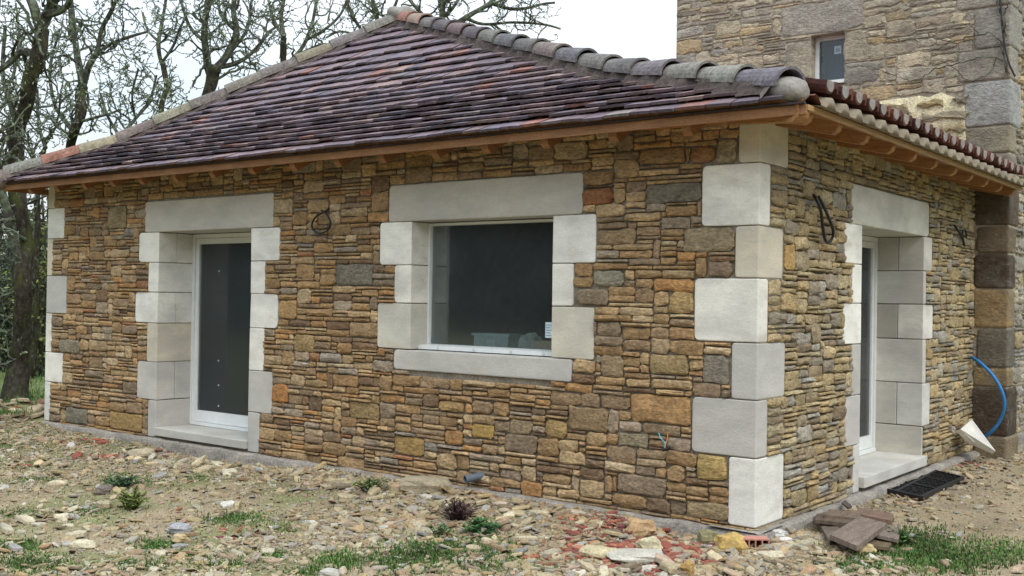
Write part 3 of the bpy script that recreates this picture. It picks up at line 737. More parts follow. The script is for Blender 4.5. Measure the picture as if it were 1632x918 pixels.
def blob(name, c, ax, rx, ry, rz, parent, mat_, seed, amp=.12, nu=20, nv=12, col=(1, 1, 1), flat=0):
    c = Vector(c); ax = Vector(ax).normalized(); sv = ax.cross(Z).normalized(); uv = sv.cross(ax); V = []; F = []; mb = MB()
    for j in range(nv+1):
        th = math.pi*j/nv
        for i in range(nu):
            ph = 2*math.pi*i/nu; d = Vector((math.cos(th), math.sin(th)*math.cos(ph), math.sin(th)*math.sin(ph)))
            k = 1+amp*mnoise.noise(d*1.5+Vector((seed, seed, 0)))
            q = (abs(d.x)**3.2+(d.y**2+d.z**2)**1.6)**(1/3.2) if flat else 1
            d = d/q*k; V.append(c+ax*d.x*rx+sv*d.y*ry+uv*d.z*rz)
    for j in range(nv):
        for i in range(nu): F.append((j*nu+i, j*nu+(i+1) % nu, (j+1)*nu+(i+1) % nu, (j+1)*nu+i))
    mb.add(V, F, col); return build(name, mb, mat_, parent, smooth=True)
dR = (hipP(1, 1)-hipP(.9, 1)).normalized(); dL = (hipP(1, -1)-hipP(.9, -1)).normalized()
blob('end_cap', hipP(.965, 1, .02), dR, .25, .102, .085, roof_o, M_CAPM, 2, flat=1, amp=.1)
blob('end_cap', hipP(.995, -1, .02), dL, .15, .14, .11, roof_o, M_RMORT, 5, flat=1)
blob('peak_mortar', hipP(0, 1, .07), (1, 0, 0), .17, .17, .14, roof_o, M_CAPM, 9, amp=.3)

# ---- eaves timber
WO = (.27, .125, .05)
rng = random.Random(2)
m = MB(); box(m, -9.0, .474, -.402, -.380, 2.570, 2.628, (.27, .13, .055)); build('fascia_board', m, M_WOOD, house)
m = MB(); box(m, -9.0, -6, -.425, -.394, 2.630, 2.642, (.05, .035, .035)); box(m, -6, .47, -.425, -.394, 2.630, 2.642, (.05, .035, .035)); build('eave_batten', m, M_PLANK, house)
m = MB(); box(m, .452, .476, -.379, YT-.02, 2.598, 2.630, (.42, .26, .12)); build('fascia_board', m, M_WOOD, house)
m = MB(); box(m, -9.0, -8.978, -.379, YT, 2.563, 2.628, (.27, .13, .055)); build('fascia_board', m, M_WOOD, house)
def rafter(P0, P1, wd, dp, col, name='rafter', tipcut=.05):
    """sloping timber from tip P0 (top line) to P1, rounded underside at the tip"""
    P0, P1 = Vector(P0), Vector(P1); d = (P1-P0); hd = Vector((d.x, d.y, 0)).normalized(); s = hd.cross(Z)*wd/2; mb = MB()
    prof = [P0, P0-Z*dp*.35, P0+hd*tipcut*.3-Z*dp*.75, P0+hd*tipcut-Z*(dp*.98)+d*(tipcut/d.length)*0, P1-Z*dp, P1]
    n = len(prof); V = [p-s for p in prof]+[p+s for p in prof]
    F = [tuple(range(n))[::-1], tuple(range(n, 2*n))]+[(k, (k+1) % n, (k+1) % n+n, k+n) for k in range(n)]
    mb.add(V, F, col); return build(name, mb, M_WOOD, house)
for x_ in (-8.5, -7.95, -7.42, -6.9, -6.4, -5.85, -5.27, -4.7, -4.15, -3.6, -3.09, -2.52, -2.02, -1.48, -.91, -.35):
    rafter((x_, -.365, h(-.365)-.05), (x_, .3, h(.3)-.05), .066, .135, jit(WO, .1, rng))
for y_ in (-.22, .26, .78, 1.32, 1.83, 2.36, 2.91, 3.41, 3.92, 4.44, 4.93):
    rafter((.435, y_, SB(.435)-.066), (max(-.3, xhR(y_)+.1), y_, SB(max(-.3, xhR(y_)+.1))-.090), .07, .088, jit((.32, .155, .06), .08, rng))
rafter((.45, -.375, 2.628), (-.5, .12, 2.628+.13), .09, .10, (.33, .165, .065), 'hip_rafter')
m = MB(); quad2(m, (-.8, -.378, 2.605), (.45, -.378, 2.605), (.45, -.02, 2.64), (-.8, -.02, 2.64), .015, (.40, .17, .05)); build('soffit_board', m, M_WOOD, house)

# ---- cables, pipe stub
def thing_tube(name, pts, r, col, label, cat, mat_=M_BLACK, n=6, k=6):
    m = MB(); tube(m, smooth_pts(pts, k), r, n, col); o = build(name, m, mat_, None); tag(o, label, cat); return o
def A_(px, py, d=-.03): return onp(px, py, 1, d)
def B_(px, py, d=.03): return onp(px, py, 0, d)
thing_tube('cable_loop', [A_(528, 328, .02), A_(520, 336, -.05), A_(503, 346, -.07), A_(497, 360, -.05), A_(505, 371, -.04), A_(521, 368, -.05), A_(527, 356, -.06), A_(521, 342, -.07), A_(512, 335, -.05)], .0085, (1, 1, 1),
           'black cable loop hanging from the front wall between door and big window', 'cable')
thing_tube('cable_loop', [B_(1292, 306, -.02), B_(1300, 316, .05), B_(1308, 335, .08), B_(1311, 360, .06), B_(1316, 384, .05), B_(1324, 384, .05), B_(1328, 368, .07), B_(1320, 345, .08), B_(1311, 325, .06), B_(1304, 312, .04)], .011, (1, 1, 1),
           'long black cable loop hanging on the side wall left of the door', 'cable')
thing_tube('cable_loop', [B_(1518, 356, -.02), B_(1526, 366, .05), B_(1533, 378, .06), B_(1537, 392, .05), B_(1534, 372, .05), B_(1538, 367, .05), B_(1540, 378, .05), B_(1531, 372, .06)], .010, (1, 1, 1),
           'small black cable loop on the side wall between the door and the tower', 'cable')
w_ = empty('loose_wires', A_(1058, 715, -.03), 'thin blue and orange wires with a black connector low on the front wall', 'wires')
m = MB(); tube(m, smooth_pts([A_(1048, 684, .02), A_(1053, 698, -.04), A_(1060, 706, -.05), A_(1058, 716, -.05)]), .0035, 5, (.10, .42, .50)); build('blue_wire', m, M_GENERIC, w_)
m = MB(); tube(m, smooth_pts([A_(1062, 683, .02), A_(1064, 696, -.03), A_(1061, 708, -.05), A_(1060, 716, -.05)]), .003, 5, (.5, .2, .08)); build('orange_wire', m, M_GENERIC, w_)
m = MB(); tube(m, [A_(1056, 717, -.05), A_(1068, 714, -.04)], .012, 8, (1, 1, 1)); build('connector', m, M_BLACK, w_)
def ring_pipe(name, a, b, r, th, col, label, cat):
    a, b = Vector(a), Vector(b); d = (b-a).normalized(); s = d.cross(Z).normalized(); u = s.cross(d); m = MB(); V = []; F = []; n = 16
    for (P, rr) in ((a, r), (b, r), (b, r-th), (a, r-th)):
        for k in range(n):
            t_ = 2*math.pi*k/n; V.append(P+(s*math.cos(t_)+u*math.sin(t_))*rr)
    for j in range(4):
        for k in range(n): F.append((j*n+k, j*n+(k+1) % n, ((j+1) % 4)*n+(k+1) % n, ((j+1) % 4)*n+k))
    m.add(V, F, col); return tag(build(name, m, M_GENERIC, None, smooth=False), label, cat)
pp = A_(768, 757, 0)
ring_pipe('drain_pipe', pp+Vector((.05, .1, .01)), pp+Vector((-.06, -.13, -.025)), .03, .004, (.10, .12, .15), 'short grey plastic pipe stub sticking out at the foot of the front wall', 'pipe')

# ================================================================ TOWER
TX0, TX1 = -3.49, .33
tower = empty('stone_tower', (TX1, YT, -.1), 'tall old rubble stone tower standing behind the low house', 'tower')
tw = onp(1293, 58, 1, YT); tw2 = onp(1347, 130, 1, YT)
TWX = (-1.772, -1.378); TWZ = (3.90, 4.47)
HT = 6.6
tfw = wall_slab('front_wall', (TX0, YT, 0), X, -Y, TX1-TX0, -.4, HT, [(TWX[0]-TX0, TWX[1]-TX0, TWZ[0], TWZ[1])], -.004, -.6, M_TMORTAR, tower)
tsw = wall_slab('side_wall', (TX1, YT+.6, 0), Y, X, 5.0, -.4, HT, [], -.004, -.5, M_TMORTAR, tower)
m = MB(); box(m, TX0, TX0+.5, YT+.6, YT+5.6, -.4, HT); box(m, TX0, TX1, YT+5.6, YT+6.1, -.4, HT); box(m, TX0+.5, TX1-.5, YT+.6, YT+5.6, HT-.3, HT); build('rear_wall', m, M_TMORTAR, tower)
rng = random.Random(31)
# quoins of the tower's right corner (z0, z1, width on front, width on side, colour)
DK = (.085, .062, .045); BR = (.21, .16, .10); GY = (.30, .30, .28)
qz = [(-.2, .12, .3, .5, (.26, .2, .12)), (.12, .62, .33, .42, DK), (.62, .82, .32, .25, (.30, .22, .12)), (.82, 1.22, .29, .3, (.17, .15, .12)), (1.22, 1.62, .32, .26, (.33, .24, .13)),
      (1.62, 1.98, .325, .27, DK), (1.98, 2.26, .3, .3, (.17, .13, .08)), (2.26, 2.66, .33, .4, (.11, .085, .06)), (2.66, 3.0, .36, .3, (.33, .29, .23)), (3.0, 3.28, .55, .25, (.28, .25, .18)), (3.28, 3.75, .44, .45, (.42, .42, .40)),
      (3.75, 4.08, .5, .3, (.34, .315, .27)), (4.08, 4.5, .34, .45, (.33, .31, .27)), (4.5, 4.85, .52, .3, (.35, .32, .27)), (4.85, 5.3, .36, .4, (.3, .29, .26)), (5.3, 5.7, .5, .3, (.27, .25, .2)), (5.7, 6.2, .36, .42, (.3, .27, .2))]
tb_ = []; sb_ = []
for (a, b, wf, ws_, c) in qz:
    mbk = block(TX1-wf, TX1+.014, YT-.014, YT+ws_, a+.006, b-.006, jit(c, .05, rng), rng, .02, [('x-', .05), ('y+', .05)], .010)
    build('corner_stone', mbk, M_TSTONE, tower); tb_.append((TX1-wf-TX0, TX1-TX0, a, b)); sb_.append((0, ws_, a, b))
# window surround stones
jb = [(-2.07, TWX[0], 3.98, 4.42, (.40, .36, .28)), (-2.34, TWX[0], 3.66, 3.97, (.36, .33, .28)), (-2.12, -1.18, 4.48, 4.84, (.36, .335, .29)), (TWX[1], -1.12, 4.12, 4.46, (.38, .34, .26)), (TWX[1], -1.0, 3.86, 4.1, (.32, .30, .26))]
fixT = [(a-TX0, b-TX0, c, d, col) for a, b, c, d, col in jb]
px0, px1 = onp(1372, 200, 1, YT).x, onp(1546, 200, 1, YT).x
pa, pb = onp(1470, 237, 1, YT).z, onp(1470, 152, 1, YT).z
patch = (px0-TX0, TX1-.42-TX0, 2.55, pb)
rt = rubble(TX1-TX0, 5.9, [(TWX[0]-TX0, TWX[1]-TX0, TWZ[0], TWZ[1]), patch]+tb_, fixT, rng, KIND_T)
rt = [r for r in rt if r[3] > 2.45 or r[1] > -.0-TX0]
lay_stones(tfw, rt, (TX0, YT, 0), X, -Y, M_TSTONE, PALT, rng, 170, lambda p: 1, proud=(.004, .012), gap=.007, rough=2.6)
rt = rubble(4.5, 5.9, sb_, [], rng, KIND_T)
lay_stones(tsw, rt, (TX1, YT, 0), Y, X, M_TSTONE, [((.42, .37, .28), 4), ((.36, .33, .27), 4), ((.30, .29, .27), 2), ((.45, .36, .22), 2)], rng, 60, lambda p: 1/(1+max(0, p.y-YT)), proud=(.008, .03), gap=.011, rough=2.2)
# bare lime mortar patch with a few stones
m = MB(); cx, cz = TX1-.42-.62, 3.0; n = 34; V = [(cx, YT-.028, cz)]
xr0, xr1 = px0+.02, TX1-.40
for ring, (kk, d) in enumerate(((.55, -.026), (.97, -.018), (1.0, .02))):
    for i in range(n):
        a = 2*math.pi*i/n; sx, sz = math.cos(a), math.sin(a); q = (abs(sx)**7+abs(sz)**7)**(1/7)
        ww = (xr1-xr0)/2*(1+.06*mnoise.noise(Vector((i*.9, 0, 0)))); hh = (pb-2.45)/2*(1+.08*mnoise.noise(Vector((0, i*.9, 0))))
        x_ = (xr0+xr1)/2+sx/q*ww*kk; z_ = (pb+2.45)/2+sz/q*hh*kk
        V.append((x_, YT+d-.006*mnoise.noise(Vector((x_*7, z_*7, 0))), z_))
F = [(0, 1+(i+1) % n, 1+i) for i in range(n)]
for r_ in range(2):
    for i in range(n): F.append((1+r_*n+i, 1+r_*n+(i+1) % n, 1+(r_+1)*n+(i+1) % n, 1+(r_+1)*n+i))
m.add(V, F); pt = build('mortar_patch', m, M_LIME, tower, smooth=True)
for (x0, y0, x1, y1, c) in ((1408, 166, 1451, 190, (.30, .24, .13)), (1468, 178, 1545, 192, (.38, .33, .22)), (1462, 158, 1505, 172, (.42, .34, .18)), (1520, 153, 1545, 167, (.30, .27, .2)), (1500, 197, 1540, 212, (.40, .34, .2)),
                            (1455, 205, 1490, 218, (.42, .34, .16)), (1440, 222, 1500, 232, (.33, .27, .17)), (1395, 200, 1425, 212, (.33, .29, .2)), (1510, 222, 1540, 236, (.36, .3, .2))):
    a, b = onp(x0, (y0+y1)/2, 1, YT), onp(x1, (y0+y1)/2, 1, YT); t_, u_ = onp((x0+x1)/2, y0, 1, YT), onp((x0+x1)/2, y1, 1, YT)
    build('stone', orient(stone_mb(b.x-a.x, t_.z-u_.z, .018, jit(c, .05), rng, .03, .012, 3), ((a.x+b.x)/2, YT-.03, (t_.z+u_.z)/2), X, -Y), M_TSTONE, tower)
# tower window
m = MB(); f = .035; yf = YT+.14
box(m, TWX[0]+.002, TWX[0]+.045, yf, yf+.05, TWZ[0]+.03, TWZ[1]-.002); box(m, TWX[1]-.03, TWX[1]-.002, yf, yf+.05, TWZ[0]+.03, TWZ[1]-.002)
box(m, TWX[0]+.045, TWX[1]-.03, yf, yf+.05, TWZ[1]-.045, TWZ[1]-.002); box(m, TWX[0]+.045, TWX[1]-.03, yf, yf+.05, TWZ[0]+.03, TWZ[0]+.07)
tw_o = build('window', m, M_WHITE, tower)
m = MB(); box(m, TWX[0], TWX[1], YT-.03, yf-.002, TWZ[0]-.005, TWZ[0]+.028); build('sill', m, M_WHITE, tw_o)
m = MB(); box(m, TWX[0]+.04, TWX[1]-.025, yf+.02, yf+.026, TWZ[0]+.065, TWZ[1]-.04); build('pane', m, M_GLASS, tw_o)
p = onp(1335, 78, 1, yf); m = MB(); box(m, p.x-.045, p.x+.035, yf+.0165, yf+.019, p.z-.05, p.z+.04, (.42, .52, .56)); box(m, p.x-.03, p.x+.02, yf+.0150, yf+.0160, p.z-.03, p.z+.01, (.25, .33, .38)); build('sticker', m, M_GENERIC, tw_o)
m = MB(); box(m, TWX[0]-.2, TWX[1]+.2, YT+.45, YT+.47, TWZ[0]-.2, TWZ[1]+.2, (.09, .13, .20)); build('pane_backing', m, M_GENERIC, tw_o)  # plain sheet behind the pane, gives the glass its blue-grey tone
# bare creeper
cr_ = MB(); rng = random.Random(12)
def creep(P, r):
    pts = []
    P = smooth_pts([onp(a, b, 1, YT-.04) for a, b in P], 6)
    pts = [q+Vector((rng.uniform(-.012, .012), -rng.uniform(0, .012), rng.uniform(-.012, .012))) for q in P]
    tube(cr_, pts, [r*(1-.6*i/len(pts)) for i in range(len(pts))], 4, (.07, .055, .045))
for P, r in (([(1606, 120), (1590, 60), (1560, 55), (1520, 66), (1480, 60), (1440, 66)], .009), ([(1606, 100), (1570, 90), (1530, 102), (1490, 110), (1460, 130), (1430, 122), (1390, 108), (1352, 106)], .008),
             ([(1590, 92), (1575, 118), (1545, 128), (1522, 110), (1500, 98), (1470, 92)], .006), ([(1604, 60), (1600, 30), (1606, 0), (1604, -40)], .011), ([(1520, 66), (1490, 80), (1450, 84), (1400, 90)], .005),
             ([(1440, 66), (1400, 60), (1360, 64)], .005), ([(1560, 55), (1540, 40), (1500, 44)], .005), ([(1608, 120), (1600, 80), (1598, 40), (1590, 10), (1594, -30)], .007)):
    creep(P, r)
tag(build('creeper', cr_, M_TWIG, None), 'bare thin creeper stems crawling over the tower wall right of its window', 'creeper')
thing_tube('corner_cable', [onp(1592, -30, 1, YT-.03), onp(1596, 30, 1, YT-.04), onp(1601, 70, 1, YT-.04), onp(1608, 100, 1, YT-.05), onp(1618, 122, 1, YT-.03)], .011, (1, 1, 1), 'black cable running down the right corner of the tower', 'cable')

# ================================================================ things by the side door
def Bg(px, py, x=.3):
    p = G(px, py); return p
pts = [onp(1549, 570, 1, YT-.10), onp(1562, 578, 1, YT-.22), onp(1582, 598, 1, YT-.28), onp(1596, 622, 1, YT-.28), onp(1601, 645, 1, YT-.26), onp(1594, 670, 1, YT-.22), onp(1580, 688, 1, YT-.2), onp(1568, 697, 1, YT-.16)]
m = MB(); tube(m, smooth_pts(pts, 6), .016, 10, (.03, .20, .50)); tag(build('blue_hose', m, M_GENERIC, None, smooth=True), 'thick blue plastic hose arching from the house wall to the tower foot', 'hose')
# white stone offcut: triangular wedge slab leaning on the wall
a, b, c, d = onp(1549, 668, 0, .10), onp(1531, 684, 0, .13), onp(1552, 705, 0, .20), onp(1587, 719, 0, .34)
nn = (d-a).cross(b-a).normalized()
if nn.dot(CP-a) < 0: nn = -nn
m = MB(); P4 = [a, b, c, c+(d-c)*.1+Vector((0, 0, .01)), d]; n = 5; V = [p for p in P4]+[p-nn*.045 for p in P4]
m.add(V, [tuple(range(n)), tuple(range(n, 2*n))[::-1]]+[(k, (k+1) % n, (k+1) % n+n, k+n) for k in range(n)], (.66, .63, .56))
tag(build('stone_offcut', m, M_ASHLAR, None), 'white triangular stone offcut leaning near the foot of the tower corner', 'stone')

# black grating mat
g0, g1, g2, g3 = G(1392, 783), G(1468, 800), G(1535, 768), G(1452, 748)
for q in (g0, g1, g2, g3): q.z += .02
mat_o = empty('grating_mat', (g0+g1+g2+g3)/4-Vector((0, 0, .02)), 'black plastic honeycomb grating lying under the side door sill', 'grating')
def bil(u, v): return (g0*(1-u)+g1*u)*(1-v)+(g3*(1-u)+g2*u)*v
rim = MB()
for (u0, v0, u1, v1) in ((0, 0, 1, 0), (0, 1, 1, 1), (0, 0, 0, 1), (1, 0, 1, 1), (0, .36, 1, .36), (0, .68, 1, .68), (.5, 0, .5, 1)):
    a, b = bil(u0, v0), bil(u1, v1); d = (b-a); L = d.length; d.normalize(); obox(rim, (a+b)/2+Vector((0, 0, .012)), d*L/2, d.cross(Z)*.012, Z*.016, (1, 1, 1))
build('rim', rim, M_BLACK, mat_o)
cells = MB(); nu, nv = 13, 26
for i in range(nu):
    for j in range(nv):
        u, v = (i+.5+.5*(j % 2))/(nu+.5), (j+.5)/nv; c = bil(u, v)+Vector((0, 0, .008)); rr = .03
        V = []; F = []
        for k in range(6):
            t_ = math.pi/3*k+.3
            for (q, zz) in ((1, .012), (.78, .012), (.78, -.012), (1, -.012)): V.append(c+Vector((math.cos(t_)*rr*q, math.sin(t_)*rr*q, zz+.004*math.sin(i*3+j))))
        for k in range(6):
            for q in range(2): F.append((k*4+q, k*4+q+1, ((k+1) % 6)*4+q+1, ((k+1) % 6)*4+q))
        cells.add(V, F)
o = build('grating_cells', cells, M_BLACK, mat_o); o['kind'] = 'stuff'
m = MB(); V = [bil(0, 0), bil(1, 0), bil(1, 1), bil(0, 1)]; m.add([v-Vector((0, 0, .012)) for v in V]+[v-Vector((0, 0, .02)) for v in V], BOXF, (.03, .028, .025)); build('backing', m, M_GENERIC, mat_o)

# brown boards: four corners in photo px, lift, thickness
def plank(q, lift, th, col, label, tilt=None):
    P = [G(*p)+Vector((0, 0, l)) for p, l in zip(q, lift)]
    # re-aim: keep the px by moving the lifted corner along its own view ray
    P = []
    for (px, py), l in zip(q, lift):
        r = ray(px, py); g = G(px, py); t_ = (g.z+l-CP.z)/r.z; P.append(CP+r*t_)
    m = MB(); V = [p-Vector((0, 0, th)) for p in P]+P; m.add(V, BOXF, col)
    tag(build('wooden_board', m, M_PLANK, None), label, 'board', 'brown boards piled by the side wall'); return P
W1 = (.16, .105, .075)
plank([(1323, 852), (1366, 870), (1414, 834), (1370, 822)], (.10, .10, .11, .12), .032, (.19, .145, .115), 'widest brown board, lying flat on top at the front of the board pile')
plank([(1299, 822), (1322, 862), (1345, 850), (1316, 815)], (.05, .06, .06, .06), .025, (.15, .12, .095), 'greyish brown board under the left side of the widest board')
plank([(1298, 828), (1352, 834), (1362, 826), (1302, 818)], (.09, .09, .095, .095), .024, (.13, .095, .07), 'narrow dark board with its end grain facing out, left end of the pile')
plank([(1313, 820), (1368, 826), (1375, 817), (1322, 811)], (.11, .11, .115, .115), .022, (.17, .125, .09), 'narrow board crossing the back left of the board pile')
plank([(1362, 818), (1422, 830), (1424, 818), (1368, 809)], (.11, .10, .105, .115), .03, (.185, .12, .085), 'reddish brown board at the back right of the board pile')
plank([(1397, 852), (1432, 860), (1436, 838), (1404, 834)], (.075, .07, .07, .075), .022, (.19, .15, .12), 'short greyish board on the right end of the board pile')
plank([(1380, 868), (1415, 872), (1428, 858), (1390, 854)], (.045, .045, .045, .045), .022, (.16, .12, .07), 'short board lowest at the right front of the board pile')
plank([(1341, 801), (1352, 809), (1358, 806), (1347, 797)], (.09, .07, .07, .09), .012, (.08, .06, .05), 'small dark stick of wood poking up behind the board pile')
# ================================================================ GROUND
def axis(lo, hi, step, far):
    a = list(np.arange(lo, hi+1e-6, step)); s = step; x = hi
    while x < far: s *= 1.35; x += s; a.append(x)
    s = step; x = lo
    while x > -far: s *= 1.35; x -= s; a.insert(0, x)
    return a
gx, gy = axis(-13.5, 4.2, .075, 500), axis(-5.5, 7.0, .075, 500)
mb = MB(); nx_, ny_ = len(gx), len(gy)
def zone(x, y):
    """soil tint at a place: tan rubble soil, paler gravel path, green turf"""
    n = mnoise.noise(Vector((x*.55, y*.55, 3))); n2 = mnoise.noise(Vector((x*1.7, y*1.7, 9)))
    c = Vector((.305, .243, .155))*(1+.16*n+.10*n2)
    # soil tint darker and greyer close to the wall
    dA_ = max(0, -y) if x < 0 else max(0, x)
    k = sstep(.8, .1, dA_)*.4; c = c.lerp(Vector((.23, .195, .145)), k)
    g = 0
    if x < -1.5: g = sstep(-.12, .35, n2+n*.7-.02+.05*max(0, -x-4.5))*.62
    if x < -9.2: g = max(g, sstep(-9.2, -10.6, x)*sstep(-1.4, .4, y)*.95)
    if x > 1.4 and y < 2: g = max(g, .5*sstep(.1, .5, n2+.2))
    if x > .4 and y > 4.3: g = max(g, sstep(.4, 1.1, x)*.8)
    return c.lerp(Vector((.12, .165, .05)), min(.9, g))
V = []; C = []
for y in gy:
    for x in gx:
        near = abs(x) < 30 and abs(y) < 30
        V.append((x, y, gz(x, y) if near else -.1)); C.append(tuple(zone(x, y)) if near else (.09, .12, .045))
mb.v = V; mb.c = C; mb.f = [(j*nx_+i, j*nx_+i+1, (j+1)*nx_+i+1, (j+1)*nx_+i) for j in range(ny_-1) for i in range(nx_-1)]
me = mb.mesh('ground', M_GROUND, True); go = bpy.data.objects.new('ground', me); COL.objects.link(go); go['kind'] = 'structure'

# ---- stone chips and flakes
def chip(mb, x, y, s, th, col, rng, tilt=.3, sink=.25, z=None, k=None, jag=.3):
    k = k or rng.choice((5, 5, 6, 7)); a0 = rng.uniform(0, 6.28); el = rng.uniform(.38, .9); rot = rng.uniform(0, 6.28); P = []
    for i in range(k):
        a = a0+2*math.pi*(i+rng.uniform(-.28, .28))/k; r = s*.5*(1+rng.uniform(-jag, jag)*.8)
        px_, py_ = r*math.cos(a), r*el*math.sin(a); P.append((px_*math.cos(rot)-py_*math.sin(rot), px_*math.sin(rot)+py_*math.cos(rot)))
    tx, ty = rng.gauss(0, tilt), rng.gauss(0, tilt); z0 = (gz(x, y) if z is None else z)-sink*th+abs(tx)*s*.15+abs(ty)*s*.15
    V = []
    for q, (kk, zz) in enumerate(((1, 0), (1, .7), (rng.uniform(.78, .92), 1))):
        for (a, b) in P: V.append((x+a*kk, y+b*kk, z0+zz*th+tx*a+ty*b+(rng.uniform(-.1, .1)*th if q == 2 else 0)))
    F = [tuple(range(2*k, 3*k))]
    for r_ in range(2):
        for i in range(k): F.append((r_*k+i, r_*k+(i+1) % k, (r_+1)*k+(i+1) % k, (r_+1)*k+i))
    mb.add(V, F, col)
CP_ = [((.46, .38, .24), 6), ((.41, .33, .19), 5), ((.50, .44, .31), 4), ((.39, .345, .27), 3), ((.36, .26, .165), 3), ((.44, .33, .24), 2), ((.57, .53, .45), .8), ((.34, .325, .30), 1.0), ((.26, .205, .14), 1.5)]
RED = [((.31, .11, .07), 3), ((.24, .08, .06), 3), ((.37, .16, .10), 2), ((.19, .075, .07), 1)]
rng = random.Random(77); PILE = G(1362, 842); MATC = G(1462, 776)
def outside(x, y):
    if math.hypot(x-PILE.x, y-PILE.y) < .30 or math.hypot(x-MATC.x, y-MATC.y) < .24: return False
    return not (-8.80 < x < .09 and -.09 < y < 9) and not (-3.5 < x < TX1+.02 and y > YT-.02)
REDZ = [(G(980, 840), .33, .8), (G(1060, 800), .3, .9), (G(840, 790), .25, .55), (G(1010, 890), .28, .8), (G(930, 880), .3, .5), (G(130, 705), .25, .6), (G(160, 728), .22, .6), (G(62, 672), .3, .35), (G(275, 720), .14, .4), (G(290, 820), .22, .3), (G(380, 850), .2, .22), (G(1540, 740), .25, .35), (G(30, 742), .12, .4), (G(1080, 880), .3, .4)]
def colour(x, y, r):
    for c, rad_, p in REDZ:
        d = math.hypot((x-c.x), (y-c.y))/rad_
        if d < 1.6 and r.random() < p*math.exp(-d*d): return jit(r.choices([q[0] for q in RED], [q[1] for q in RED])[0], .2, r)
    return tuple(v*.79 for v in pick(CP_, r))
def dens(x, y):
    """rubble cover 0..1"""
    n = .5+.9*mnoise.noise(Vector((x*1.1+5, y*1.1, 1)))
    dw = min(max(0, -y), 9) if x < .1 else max(0, x)
    k = .35+.65*math.exp(-(dw/.9)**2)
    if x > -2.6 and y < 0: k = max(k, .85)
    if -4.9 < x < -2.9 and y < -.9: k *= .45
    if x > .45 and y > .2: k *= .16 if y < 3.6 else .4
    if x > .55 and y < .3: k *= .6
    return max(.04, min(1, k*(.35+n)))
def rnd_spot(r):
    while True:
        # spots spread over the yard in view
        if r.random() < .72: x, y = r.uniform(-10.5, .4), r.uniform(-4.3, -.09)
        else: x, y = r.uniform(.09, 2.2), r.uniform(-1.6, 7)
        if not outside(x, y) or r.random() > dens(x, y): continue
        q = Vector((x, y, -.1))-CP; d = q.dot(fw)
        if d < 1: continue
        px_ = 816+FPX*q.dot(RT)/d; py_ = 459-FPX*q.dot(UP)/d
        if -90 < px_ < 1730 and py_ < 1010: return x, y, d
grit = MB(); small = MB()
for i in range(34000):
    x, y, d = rnd_spot(rng); s = rng.uniform(.008, .026)
    c = colour(x, y, rng); chip(grit, x, y, s, s*rng.uniform(.2, .5), c, rng, .35, k=4)
o = build('gravel', grit, M_CHIP, None); o['kind'] = 'stuff'
for i in range(14000):
    x, y, d = rnd_spot(rng); s = min(.12, .022+rng.expovariate(1/.021))
    c = colour(x, y, rng); chip(small, x, y, s, s*rng.uniform(.07, .22), c, rng, .26 if s < .07 else .15, sink=.1)
for i in range(3600):
    x, y, d = rnd_spot(rng)
    if rng.random() > .25+1.3*mnoise.noise(Vector((x*1.3, y*1.3, 20))) and not (x > -2.8 and y > -1.6): continue
    if x < -4.2 and rng.random() < .5 or (x > .5 and y > .1) : continue
    s = rng.uniform(.045, .12); c = colour(x, y, rng)
    if c[0] > .3 and rng.random() < .5: c = tuple(a*b for a, b in zip(c, (.95, .84, .74)))
    chip(small, x, y, s, s*rng.uniform(.07, .16), c, rng, .2, sink=-.05)
o = build('rubble_chips', small, M_CHIP, None); o['kind'] = 'stuff'
# larger loose flakes, each its own object
FLK = []
zones = [('flat tan stone flake in the rubble strip at the foot of the front wall', 'stone flakes at the foot of the front wall', lambda r: (r.uniform(-6.0, -1.2), r.uniform(-.8, -.14)), 60, None),
         ('ochre or beige stone flake among the rubble in front of the house corner', 'stone flakes in front of the house corner', lambda r: (r.uniform(-2.0, .3), r.uniform(-1.6, -.2)), 52, None),
         ('pale stone flake lying on the grassy ground at the bottom left', 'stone flakes on the grassy ground', lambda r: (r.uniform(-8.5, -3.2), r.uniform(-3.4, -.5)), 46, None),
         ('brownish stone slab in the rubble heap by the left corner of the house', 'slabs in the left rubble heap', lambda r: (r.uniform(-10.2, -8.85), r.uniform(-.8, .7)), 42, [(.33, .26, .17), (.28, .22, .15), (.42, .34, .23), (.22, .12, .08)]),
         ('broken red roof tile fragment in the rubble before the corner', 'red tile fragments before the corner', lambda r: (lambda c: (c[0].x+r.gauss(0, c[1]*.6), c[0].y+r.gauss(0, c[1]*.6)))(r.choice(REDZ[:5]+[REDZ[-1]])), 34, 'red'),
         ('dark red tile fragment lying on the ground near the glass door', 'red tile fragments near the glass door', lambda r: (lambda c: (c[0].x+r.gauss(0, c[1]*.5), c[0].y+r.gauss(0, c[1]*.5)))(r.choice(REDZ[5:9])), 16, 'red'),
         ('small stone flake on the bare ground beside the side wall', 'stone flakes beside the side wall', lambda r: (r.uniform(.12, .9), r.uniform(.0, 4.9)), 30, None)]
